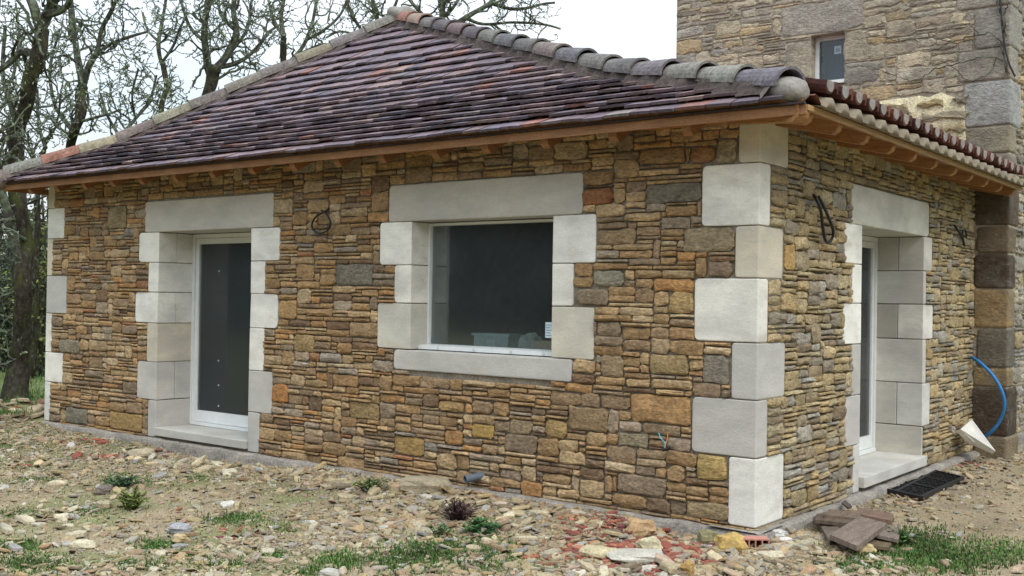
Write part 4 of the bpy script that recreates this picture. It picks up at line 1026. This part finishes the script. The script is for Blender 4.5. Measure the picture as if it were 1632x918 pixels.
for label, grp, f, n, cols in zones:
    k = 0
    while k < n:
        x, y = f(rng)
        if not outside(x, y-.05) or not outside(x-.06, y+.06): continue
        s = rng.uniform(.08, .17) if cols != 'red' else rng.uniform(.06, .15)
        if 'side wall' in label: s *= .6
        if 'heap' in label: s *= 1.5
        c = jit(rng.choices([q[0] for q in RED], [q[1] for q in RED])[0] if cols == 'red' else rng.choice(cols) if cols else pick(CP_, rng), .12, rng)
        m = MB(); chip(m, x, y, s, s*rng.uniform(.09, .24) if cols != 'red' else .016, c, rng, .16, sink=-.1, k=rng.choice((5, 6, 7, 8)), jag=.35)
        o = build('tile_fragment' if cols == 'red' else 'stone_flake', m, M_CHIP, None); tag(o, label, 'tile fragment' if cols == 'red' else 'stone', grp); FLK.append((o, c, x, y, cols == 'red')); k += 1
LM = [(G(757, 765), 'the grey pipe stub'), (G(320, 702), 'the glass door sill'), (G(1190, 850), 'the foot of the corner blocks'), (G(1425, 765), 'the side door sill'), (G(70, 680), 'the left corner of the house'),
      (G(284, 842), 'the lone grey stone in the yard'), (G(207, 805), 'the leafy yellow green weed'), (G(728, 820), 'the withered purple plant'), (G(1012, 888), 'the large whitish slab'), (G(1022, 838), 'the orange brown rock'),
      (G(1362, 850), 'the wooden board pile'), (G(1462, 776), 'the black grating'), (G(1560, 710), 'the white triangular offcut'), (G(525, 910), 'the white stone at the bottom edge'), (G(592, 780), 'the low green weed by the flat slab'),
      (G(5, 905), 'the bottom left corner of the photo'), (G(1205, 875), 'the pink hollow brick'), (G(97, 825), 'the pale lumpy stone at the left')]
def cword(c, red):
    if red: return 'dark red' if c[0] < .28 else 'bright red'
    v = sum(c)/3; sat = (c[0]-c[2])/max(c[0], .01)
    return ('dark brown' if sat > .35 else 'dark grey') if v < .22 else ('grey' if sat < .2 else 'ochre' if sat > .46 and c[0] < .45 else 'whitish' if v > .48 else 'beige' if v > .33 else 'tan')
ORD = ['', 'second ', 'third ', 'fourth ', 'fifth ', 'sixth ', 'seventh ', 'eighth ', 'ninth ', 'tenth ', 'eleventh ', 'twelfth ', 'thirteenth ', 'fourteenth ', 'fifteenth ', 'sixteenth ', 'seventeenth ', 'eighteenth ', 'nineteenth ', 'twentieth ', 'twenty first ', 'twenty second ', 'twenty third ', 'twenty fourth ']
cls = {}
for f in FLK: cls.setdefault(cword(f[1], f[4]), []).append(f)
for wd_, L_ in cls.items():
    used = set(); cand = []
    for li, (lp, ln_) in enumerate(LM):
        for r_, f in enumerate(sorted(L_, key=lambda f: math.hypot(f[2]-lp.x, f[3]-lp.y))): cand.append((r_, math.hypot(f[2]-lp.x, f[3]-lp.y), li, id(f[0]), f))
    cand.sort(key=lambda q: q[:3])
    for r_, d_, li, k_, f in cand:
        if k_ in used or r_ >= len(ORD): continue
        used.add(k_); f[0]['label'] = '%sclosest larger %s %s to %s' % (ORD[r_], wd_, 'tile fragment' if f[4] else 'stone flake', LM[li][1])
# distinct loose stones (px centre, width px, height px)
def rock(px, py, wpx, hpx, col, label, seed, amp=.5, nm='loose_stone', sq=.35):
    g = G(px, py+hpx/2); d = (g-CP).dot(fw); sx = rad(wpx, d)/2; sz = rad(hpx, d)/2; rg = random.Random(seed)
    m = MB(); V = []; F = []; nu, nv = 11, 7; ax = RT.copy(); ax.z = 0; ax.normalize(); ay = Vector((-ax.y, ax.x, 0))
    for j in range(nv+1):
        th = math.pi*j/nv
        for i in range(nu):
            ph = 2*math.pi*i/nu; dd = Vector((math.sin(th)*math.cos(ph), math.sin(th)*math.sin(ph), math.cos(th)))
            k = 1+amp*mnoise.noise(dd*1.3+Vector((seed*3.1, 0, 0))); q = max(abs(dd.x), abs(dd.y), abs(dd.z))**sq
            V.append(g+ay*sx*.25+ax*dd.x*sx*k/q+ay*dd.y*sx*.7*k/q+Z*(sz*.8+dd.z*sz*k/q))
    for j in range(nv):
        for i in range(nu): F.append((j*nu+i, j*nu+(i+1) % nu, (j+1)*nu+(i+1) % nu, (j+1)*nu+i))
    m.add(V, F, col); tag(build(nm, m, M_CHIP, None), label, 'stone')
rock(1167, 864, 50, 30, (.48, .33, .12), 'rounded yellow ochre rock right under the foot of the corner block', 1)
rock(1130, 855, 32, 24, (.24, .22, .12), 'dark olive stone left of the yellow ochre rock at the house corner', 2)
rock(1022, 838, 50, 28, (.46, .31, .17), 'orange brown rounded rock among red tile pieces before the front wall', 3)
rock(1037, 868, 40, 26, (.48, .43, .28), 'angular pale yellow rock below the orange brown rock', 4)
rock(284, 842, 34, 18, (.30, .30, .31), 'lone grey stone lying in the yard below the glass door', 5)
rock(163, 781, 28, 14, (.17, .14, .12), 'dark brown stone left of the leafy green weed', 6)
rock(97, 825, 22, 16, (.52, .45, .33), 'pale lumpy stone on the left part of the yard', 7)
rock(1012, 888, 100, 18, (.47, .44, .37), 'large whitish slab half buried in rubble at the bottom', 8, .35)
rock(955, 880, 60, 20, (.50, .43, .27), 'long beige flat stone left of the large whitish slab', 9, .3)
rock(1095, 905, 22, 24, (.40, .26, .10), 'small upright ochre stone at the very bottom before the corner', 10)
rock(525, 914, 34, 14, (.46, .44, .38), 'white stone cut by the bottom edge of the photo', 11)
rock(130, 868, 40, 15, (.54, .48, .34), 'flat pale slab lying in the left foreground grass', 12, .3)
rock(287, 858, 24, 16, (.50, .38, .22), 'small beige stone just below the lone grey stone', 13)
rock(675, 772, 84, 24, (.34, .29, .20), 'large flat mottled slab near the pipe stub at the wall foot', 14, .22, sq=.6)
rock(225, 722, 42, 16, (.42, .36, .25), 'flat tan slab left of the glass door sill on the ground', 15, .25)
rock(90, 770, 30, 11, (.50, .42, .29), 'thin tan slab in the grass at the left', 16, .25)
rock(1240, 850, 36, 14, (.58, .56, .52), 'white chunk of broken stone beside the foundation corner', 17)
rock(1252, 862, 22, 12, (.70, .68, .64), 'small white stone cube next to the hollow brick piece', 18)
rock(1380, 874, 34, 16, (.48, .38, .20), 'ochre stone lying right in front of the wooden boards', 19)
rock(1228, 886, 44, 14, (.52, .46, .33), 'flat beige stone in front of the white chunk', 20)
# broken hollow brick
g = G(1205, 878); m = MB(); ax = (RT*1.0); ax.z = 0; ax.normalize(); ay = Vector((-ax.y, ax.x, 0)); c0 = g+Z*.035+ay*.06
for zz in (-.032, .032): obox(m, c0+Z*zz, ax*.085, ay*.05, Z*.004, (.50, .22, .17))
for k in range(5): obox(m, c0+ax*(-.082+k*.041), ax*.0035, ay*.05, Z*.028, (.50, .24, .19))
obox(m, c0+ay*.046, ax*.08, ay*.004, Z*.028, (.3, .13, .1))
tag(build('hollow_brick', m, M_GENERIC, None), 'broken piece of pink red hollow brick below the corner foundation', 'brick')

# ---- grass and weeds
rng = random.Random(9); grass = MB()
def blade(mb, x, y, z, hh, col, w_=.004, lean=.5):
    a = rng.uniform(0, 6.28); l = hh*rng.uniform(.1, lean); dx, dy = math.cos(a)*l, math.sin(a)*l; px_, py_ = -math.sin(a)*w_, math.cos(a)*w_
    mb.add([(x-px_, y-py_, z), (x+px_, y+py_, z), (x+dx*.4+px_*.7, y+dy*.4+py_*.7, z+hh*.6), (x+dx*.4-px_*.7, y+dy*.4-py_*.7, z+hh*.6), (x+dx, y+dy, z+hh)], [(0, 1, 2, 3), (3, 2, 4)], col)
GC = [(.055, .13, .022), (.075, .155, .03), (.045, .105, .03), (.10, .16, .04), (.12, .135, .05)]
spots = [(205, 765, 45, 10, 500, .035), (20, 708, 45, 10, 500, .04), (375, 828, 50, 10, 600, .04), (250, 872, 30, 9, 400, .04), (60, 765, 40, 6, 250, .03), (700, 880, 90, 22, 1600, .05), (780, 885, 60, 26, 1200, .05),
         (60, 900, 60, 14, 600, .04), (450, 843, 25, 7, 200, .03), (430, 885, 22, 8, 250, .04), (540, 895, 35, 12, 500, .05), (350, 895, 50, 14, 500, .04), (30, 870, 40, 10, 400, .04), (600, 838, 22, 6, 120, .03), (650, 900, 60, 16, 700, .05),
         (1440, 870, 90, 26, 2200, .05), (1500, 895, 90, 20, 1300, .05), (1370, 900, 70, 16, 700, .04), (1625, 690, 20, 16, 400, .08), (1600, 880, 50, 20, 600, .04), (30, 820, 50, 8, 350, .03), (130, 815, 40, 7, 250, .03), (310, 762, 30, 6, 160, .03),
         (500, 912, 40, 8, 300, .04), (870, 905, 40, 8, 200, .04), (35, 640, 50, 16, 900, .10), (-20, 660, 60, 14, 700, .10), (10, 690, 60, 8, 400, .04), (220, 900, 40, 10, 300, .04)]
for (px, py, sx, sy, n, hh) in spots:
    for i in range(int(n*2.0)):
        g = G(px+rng.gauss(0, sx*.55), min(1000, py+rng.gauss(0, sy*.55)))
        if outside(g.x, g.y): blade(grass, g.x, g.y, g.z-.004, hh*rng.uniform(.25, .75), jit(rng.choice(GC), .25, rng), .005, .9)
for i in range(9000):
    x, y, d = rnd_spot(rng)
    if x < -2.5 or (x > 1.2 and y < 1): blade(grass, x, y, gz(x, y)-.004, rng.uniform(.012, .04), jit(rng.choice(GC), .3, rng))
for i in range(9000):
    x, y = rng.uniform(-22, -9.4), rng.uniform(-1, 12); blade(grass, x, y, gz(x, y)-.01, rng.uniform(.05, .14), jit(rng.choice(GC), .3, rng), .009)
o = build('grass', grass, M_LEAF, None); o['kind'] = 'stuff'

def weed(px, py, wpx, hpx, nst, nl, col, label, seed, ls=.03, name='weed_plant', stem=(.08, .09, .03)):
    rg = random.Random(seed); g = G(px, py); d = (g-CP).dot(fw); w_, h_ = rad(wpx, d)/2, rad(hpx, d)
    e = empty(name, tuple(g), label, 'plant'); st = MB(); lf = MB()
    for s in range(nst):
        a = rg.uniform(0, 6.28); r = w_*rg.uniform(.1, 1); hh = h_*rg.uniform(.45, 1)*(1-.4*r/w_)
        b = g+Vector((math.cos(a)*r*.25, math.sin(a)*r*.25, -.01)); tp = g+Vector((math.cos(a)*r, math.sin(a)*r, hh)); mid = (b+tp)/2+Vector((0, 0, hh*.2))
        pts = smooth_pts([b, mid, tp], 3); tube(st, pts, .0025, 4, stem)
        for q in range(nl):
            p = pts[rg.randrange(1, len(pts))]; la = rg.uniform(0, 6.28); L = ls*rg.uniform(.6, 1.3); ww = L*.3
            dv = Vector((math.cos(la), math.sin(la), rg.uniform(-.3, .7))).normalized(); sv = dv.cross(Z).normalized()*ww; c = jit(col, .3, rg)
            lf.add([p, p+dv*L*.5+sv, p+dv*L, p+dv*L*.5-sv], [(0, 1, 2, 3)], c)
    build('stem', st, M_LEAF, e); build('leaves', lf, M_LEAF, e)
weed(207, 812, 56, 44, 34, 16, (.17, .22, .05), 'leafy yellow green weed growing in the yard before the glass door', 1)
weed(765, 850, 66, 24, 50, 12, (.05, .125, .04), 'dark green leafy rosette beside the withered purple plant', 2, .04)
weed(700, 856, 50, 26, 18, 7, (.07, .12, .05), 'bluish green weed below the withered purple plant', 3, .03)
weed(728, 828, 80, 36, 60, 12, (.075, .04, .045), 'withered dark purple plant in the rubble before the front wall', 4, .028, 'withered_plant', (.06, .035, .03))
weed(592, 782, 64, 22, 44, 10, (.10, .15, .05), 'low green weed left of the large flat slab', 5, .03)
weed(198, 778, 70, 24, 44, 12, (.045, .10, .045), 'dark green ground weed behind the leafy yellow green weed', 6, .03)
weed(1435, 866, 80, 30, 40, 9, (.06, .12, .03), 'low green weeds growing right of the wooden boards', 7, .03)
weed(1628, 708, 34, 44, 24, 10, (.09, .17, .04), 'bright green plant at the foot of the tower side wall', 8, .05)

# ================================================================ TREES
rng = random.Random(1234)
def grow(mb, p, d, L, r, lev, rg, mb2, lich):
    """crooked oak twig: random walk with side twigs; short lichen spurs"""
    step = .09 if lev < 2 else .07; n = max(3, int(L/step)); pts = [Vector(p)]; dv = Vector(d).normalized(); kids = []
    for i in range(n):
        dv = (dv+Vector((rg.gauss(0, .42), rg.gauss(0, .42), rg.gauss(.03, .38)))).normalized(); pts.append(pts[-1]+dv*step)
        if i > 0 and rg.random() < (.46 if lev == 0 else .42): kids.append((pts[-1], dv.copy(), i/n))
    rs = [max(.0065, r*(1-.66*i/n)) for i in range(n+1)]
    tube(mb, pts, rs, 4 if r > .012 else 3, rg.choice(TWC), cap=False)
    for i in range(1, len(pts)):
        for _k in range(2 if rg.random() < lich else 1 if rg.random() < lich else 0):
            q = pts[i]; a = Vector((rg.gauss(0, 1), rg.gauss(0, 1), rg.gauss(.3, 1))).normalized()*rg.uniform(.02, .055); b = a.cross(Vector((rg.gauss(0, 1), rg.gauss(0, 1), 1))).normalized()*.013
            mb2.add([q-b, q+b, q+a*.6+b*1.2, q+a], [(0, 1, 2, 3)], rg.choice(LIC))
    if lev < 2:
        for (q, dd, t) in kids:
            a = Vector((rg.gauss(0, 1), rg.gauss(0, 1), rg.gauss(.25, .8))).normalized(); nd = (dd*.6+a*.9).normalized()
            grow(mb, q, nd, L*rg.uniform(.3, .6)*(1.1-t*.5), r*.62*(1-.5*t), lev+1, rg, mb2, lich)
TWC = [(.085, .095, .07), (.11, .125, .095), (.06, .055, .045), (.15, .17, .135)]
LIC = [(.24, .29, .20), (.17, .22, .13), (.30, .34, .26), (.15, .18, .07)]
def tree(label, depth, trunk, limbs, seed, dens_=1.0, moss=(.062, .055, .040), ground=True, twigL=(.55, 1.25), lich=.55, trunk_twigs=.5):
    rg = random.Random(seed); tb = MB(); cb = MB(); lb = MB()
    P = [atd(px, py, depth+rg.uniform(-.15, .15)) for px, py, _ in trunk]; RR = [(.9 if seed == 1 else .84)*rad(w_, depth) for _, _, w_ in trunk]
    if ground:
        g = Vector((P[0].x, P[0].y, -.2)); P.insert(0, g); RR.insert(0, RR[0]*1.35)
    base = Vector((P[0].x, P[0].y, -.1)); e = empty('oak_tree', tuple(base), label, 'tree')
    def crooked(P, RR, k):
        S = smooth_pts(P, k); n = len(S)-1; rr = [RR[min(int(i/k), len(RR)-1)]*(1-(i % k)/k)+RR[min(int(i/k)+1, len(RR)-1)]*((i % k)/k) for i in range(n+1)]
        S = [p+mnoise.noise_vector(p*1.9)*r*.8 for p, r in zip(S, rr)]
        return S, [r*(1+.16*mnoise.noise(p*2.6+Vector((9, 0, 0)))) for p, r in zip(S, rr)]
    S, rr = crooked(P, RR, 6); tube(tb, S, rr, 10, moss)
    walk = [(S, rr, trunk_twigs)]
    for lm in limbs:
        k = rg.uniform(-.5, .5); n = len(lm)
        Q = [atd(px, py, depth+k*i/n*2+rg.uniform(-.1, .1)) for i, (px, py, _) in enumerate(lm)]; QR = [.84*rad(w_, depth) for _, _, w_ in lm]
        # root the limb on the trunk or an earlier limb
        best = min((s for W_ in walk for s in W_[0]), key=lambda s: (s-Q[0]).length); Q[0] = best
        S2, r2 = crooked(Q, QR, 5); tube(cb, S2, r2, 6, (.08, .08, .065), cap=False); walk.append((S2, r2, 1))
    for (S_, r_, f) in walk:
        for i in range(2, len(S_)):
            if S_[i].z < .8: continue
            L = (S_[i]-S_[i-1]).length; nt_ = L*3.6*dens_*f
            while nt_ > 0:
                if rg.random() < nt_:
                    d = Vector((rg.gauss(0, 1), rg.gauss(0, 1), rg.gauss(.2, .7))); t = (S_[i]-S_[i-1]).normalized(); d = (d.normalized()+t*.5)
                    grow(cb, S_[i].lerp(S_[i-1], rg.random()), d, rg.uniform(*twigL), min(.030, r_[i]*.6), 0, rg, lb, lich)
                nt_ -= 1
    build('trunk', tb, M_BARK, e, smooth=True); build('crown', cb, M_TWIG, e)
    if lb.v: o = build('lichen', lb, M_LEAF, e); o['kind'] = 'stuff'
    return e
g = G(30, 640); dT = (g-CP).dot(fw)
tree('thick leaning mossy oak trunk standing left of the house', dT,
     [(26, 646, 27), (29, 600, 20), (32, 540, 16), (34, 480, 15), (36, 400, 15), (32, 330, 15), (24, 260, 14), (30, 200, 13), (45, 140, 13), (62, 90, 13), (70, 52, 13)],
     [[(70, 52, 10), (58, 20, 9), (44, -20, 8), (32, -80, 6)], [(70, 52, 12), (84, 10, 10), (94, -30, 9), (112, -90, 6)], [(58, 100, 9), (35, 84, 7), (10, 105, 6), (-20, 122, 5)], [(82, 30, 9), (102, 14, 6), (116, -10, 5), (124, -60, 4)],
      [(38, 440, 10), (18, 370, 9), (4, 310, 9), (-14, 240, 7), (-20, 160, 5)], [(30, 200, 7), (14, 165, 5), (4, 110, 4), (8, 40, 3)]], 1, 1.15, ground=False)
tree('forked oak above the left end of the roof, second from the left', 20,
     [(113, 300, 9), (113, 235, 9), (118, 205, 9), (128, 170, 10), (131, 140, 10)],
     [[(131, 140, 8), (126, 100, 7), (120, 60, 6), (114, 20, 6), (108, -40, 4)], [(131, 140, 7), (143, 105, 6), (152, 85, 5), (160, 50, 4), (175, 20, 4), (197, -20, 3)], [(152, 85, 4), (175, 70, 3), (205, 60, 3), (238, 50, 2)], [(118, 205, 5), (98, 185, 4), (85, 160, 3), (80, 110, 3), (92, 60, 2)], [(130, 195, 3), (160, 185, 2.5), (190, 175, 2)]], 2, 1.2)
tree('slender upright oak over the roof between two forked oaks', 22,
     [(256, 260, 5), (257, 180, 5), (264, 135, 5), (262, 100, 5)],
     [[(262, 100, 4), (252, 70, 4), (258, 30, 3), (268, -20, 3)], [(262, 100, 3), (275, 75, 3), (285, 50, 2.5), (300, 20, 2)], [(252, 70, 3), (236, 50, 2), (228, 20, 2)]], 3, 1.1)
tree('broad mossy forked oak over the middle of the left roof slope', 19,
     [(326, 240, 10), (330, 165, 10), (338, 130, 11), (345, 108, 11)],
     [[(338, 128, 8), (330, 95, 7), (325, 60, 6), (330, 20, 6), (328, -30, 4)], [(345, 108, 8), (362, 80, 7), (375, 50, 6), (372, 10, 5), (380, -40, 4)], [(345, 108, 6), (385, 95, 4), (410, 75, 3.5), (430, 50, 3), (458, 32, 2)],
      [(325, 60, 4), (302, 40, 3), (290, 10, 3), (280, -20, 2)], [(362, 80, 4), (392, 50, 3), (400, 10, 3), (405, -30, 2)], [(375, 50, 4), (350, 20, 3), (350, -20, 3)]], 4, 1.2)
tree('bare oak rising behind the upper left roof edge', 21,
     [(452, 180, 6), (452, 100, 6), (453, 60, 6)],
     [[(453, 60, 5), (448, 30, 4), (452, 0, 4), (455, -50, 3)], [(452, 110, 5), (475, 85, 4), (490, 60, 4), (500, 30, 3), (508, -30, 3)], [(490, 60, 3), (520, 45, 3), (545, 20, 2.5), (560, -20, 2)], [(453, 60, 3), (435, 30, 3), (425, -10, 2)], [(475, 85, 3), (500, 75, 2), (520, 70, 2)]], 5, 1.0)
tree('wide crowned oak spreading behind the roof peak', 24,
     [(705, 140, 9), (710, 50, 8)],
     [[(710, 50, 6), (704, 20, 6), (700, -30, 5)], [(710, 50, 5), (740, 30, 5), (780, 5, 4), (800, -30, 4)], [(740, 30, 4), (770, 38, 3), (820, 36, 3), (870, 40, 2.5), (893, 46, 2)], [(780, 5, 3.5), (820, 15, 3), (860, 8, 2.5), (885, 5, 2)], [(710, 50, 5), (670, 20, 4), (640, -20, 3)],
      [(700, 30, 4), (730, 0, 3), (745, -30, 3)], [(790, 35, 2.5), (810, 55, 2), (835, 62, 1.5)], [(770, 20, 3), (800, 0, 2.5), (840, -20, 2)]], 6, 1.1, twigL=(.5, 1.1))
tree('bushy bare oak just left of the roof peak', 24,
     [(590, 130, 6), (595, 70, 6)], [[(595, 70, 5), (600, 30, 4), (592, -10, 4)], [(595, 70, 4), (570, 40, 3), (550, 0, 3)], [(600, 40, 3), (625, 15, 3), (640, -20, 2)], [(580, 60, 3), (545, 50, 2), (520, 60, 2)]], 7, 1.1)
tree('small lichen covered oak low over the roof between the two left forked oaks', 17,
     [(182, 340, 5), (186, 260, 5), (190, 215, 5)], [[(190, 215, 4), (215, 190, 3), (240, 160, 3), (250, 120, 2)], [(190, 215, 3), (172, 185, 3), (160, 150, 2)], [(200, 205, 3), (235, 205, 2), (262, 190, 2)], [(215, 190, 2.5), (210, 150, 2), (220, 110, 2)]], 8, 1.6, lich=.9)
tree('thin lichen grey oak between the leaning trunk and the second oak', 19,
     [(60, 330, 5), (58, 270, 5), (70, 235, 4)], [[(70, 235, 4), (62, 190, 3), (60, 140, 2)], [(70, 235, 3), (90, 200, 2), (96, 150, 2)], [(60, 270, 3), (40, 235, 2), (10, 220, 2)], [(58, 290, 3), (20, 270, 2), (-10, 262, 2)]], 9, 1.6, lich=.9)
tree('far leftmost oak half out of the photo', 21,
     [(-30, 420, 8), (-24, 300, 8), (-14, 220, 7)], [[(-14, 220, 6), (-6, 150, 5), (-10, 80, 4), (0, 0, 3)], [(-14, 220, 4), (14, 190, 3), (20, 150, 3)], [(-6, 150, 3), (20, 120, 3), (30, 60, 2), (26, 10, 2)]], 10, 1.2)

# dark undergrowth beyond the left corner, far wood all round
def foliage(mb, spots, size, cols, rg):
    for (x, y, z) in spots:
        a = Vector((rg.gauss(0, 1), rg.gauss(0, 1), rg.gauss(0, 1))).normalized()*size*rg.uniform(.5, 1.4); b = a.cross(Vector((rg.gauss(0, 1), rg.gauss(0, 1), rg.gauss(0, 1)))).normalized()*size*rg.uniform(.25, .7)
        p = Vector((x, y, z)); mb.add([p-a, p-b, p+a, p+b], [(0, 1, 2, 3)], jit(rg.choice(cols), .35, rg))
rg = random.Random(6)
def bush(label, px, py0, py1, wpx, depth, n, cols, size, seed, name='bush'):
    rg = random.Random(seed); c = atd(px, py1, depth); top = atd(px, py0, depth).z; w_ = rad(wpx, depth)/2; e = empty(name, (c.x, c.y, -.1), label, 'bush'); st = MB(); lf = MB(); sp = []
    for k in range(16):
        a = rg.uniform(0, 6.28); p0 = Vector((c.x+rg.gauss(0, .15), c.y+rg.gauss(0, .15), -.15)); hh = (top+.1)*rg.uniform(.5, 1); r = w_*rg.uniform(.2, .9)
        P = smooth_pts([p0, p0+Vector((math.cos(a)*r*.4, math.sin(a)*r*.4, hh*.5)), p0+Vector((math.cos(a)*r, math.sin(a)*r, hh))], 5); tube(st, P, [.03*(1-.8*i/len(P)) for i in range(len(P))], 4, (.06, .055, .045))
        for i in range(n//16):
            q = P[rg.randrange(len(P)//4, len(P))]; sp.append((q.x+rg.gauss(0, .28), q.y+rg.gauss(0, .28), max(-.1, q.z+rg.gauss(0, .25))))
    foliage(lf, sp, size, cols, rg); build('branches', st, M_TWIG, e); build('foliage', lf, M_LEAF, e)
DG = [(.035, .055, .03), (.05, .07, .04), (.025, .035, .022), (.075, .09, .055)]
bush('dark green bush behind the leaning mossy trunk', 20, 380, 600, 90, 21, 5200, DG, .05, 1)
bush('dark undergrowth bush beside the left corner of the house', 66, 330, 600, 60, 23, 5200, [(.04, .055, .045), (.06, .07, .055), (.02, .025, .02)], .045, 2)
bush('yellow green leafy bush high behind the left end of the eaves', 62, 300, 420, 44, 19.5, 1500, [(.13, .16, .03), (.10, .13, .04), (.16, .17, .06)], .05, 3)
bush('grey green bush at the far left edge of the photo', -30, 340, 600, 90, 23, 5000, DG, .05, 4)
far = MB(); sp = []
for i in range(90000):
    a = rg.uniform(0, 2*math.pi) if i % 3 else rg.uniform(math.pi*1.05, math.pi*1.95); r = rg.uniform(33, 42); x, y = -3+math.cos(a)*r, -1+math.sin(a)*r
    front = y < 8  # unseen wood behind camera, made taller and denser to darken the glass
    hmax = (4.6+1.6*mnoise.noise(Vector((a*4, 0, 0)))+.8*mnoise.noise(Vector((a*17, 0, 3)))) if not front else 8.5+2.5*mnoise.noise(Vector((a*6, 5, 0)))
    sp.append((x, y, -.1+hmax*rg.random()**.8))
foliage(far, sp, .30, [(.05, .06, .045), (.035, .045, .03), (.075, .085, .06), (.055, .05, .04)], rg)
for i in range(900):
    a = rg.uniform(0, 2*math.pi); r = rg.uniform(30, 40); x, y = -3+math.cos(a)*r, -1+math.sin(a)*r; hh = rg.uniform(4, 7 if y > 8 else 11)
    tube(far, [(x, y, -.2), (x+rg.uniform(-.4, .4), y, hh*.5), (x+rg.uniform(-.9, .9), y, hh)], [rg.uniform(.07, .16), .06, .02], 4, (.06, .055, .045), cap=False)
o = build('far_woodland', far, M_LEAF, None); o['kind'] = 'stuff'
# thicket of thin stems on the left, between the trunk and the house
th_ = MB(); tl = MB()
for i in range(46):
    p = atd(rg.uniform(-60, 84), 560, rg.uniform(20, 27)); p.z = -.15
    grow(th_, p, (rg.gauss(0, .15), rg.gauss(0, .15), 1), rg.uniform(1.6, 3.2), .02, 0, rg, tl, .3)
th_.addm(tl); o = build('undergrowth', th_, M_TWIG, None); o['kind'] = 'stuff'
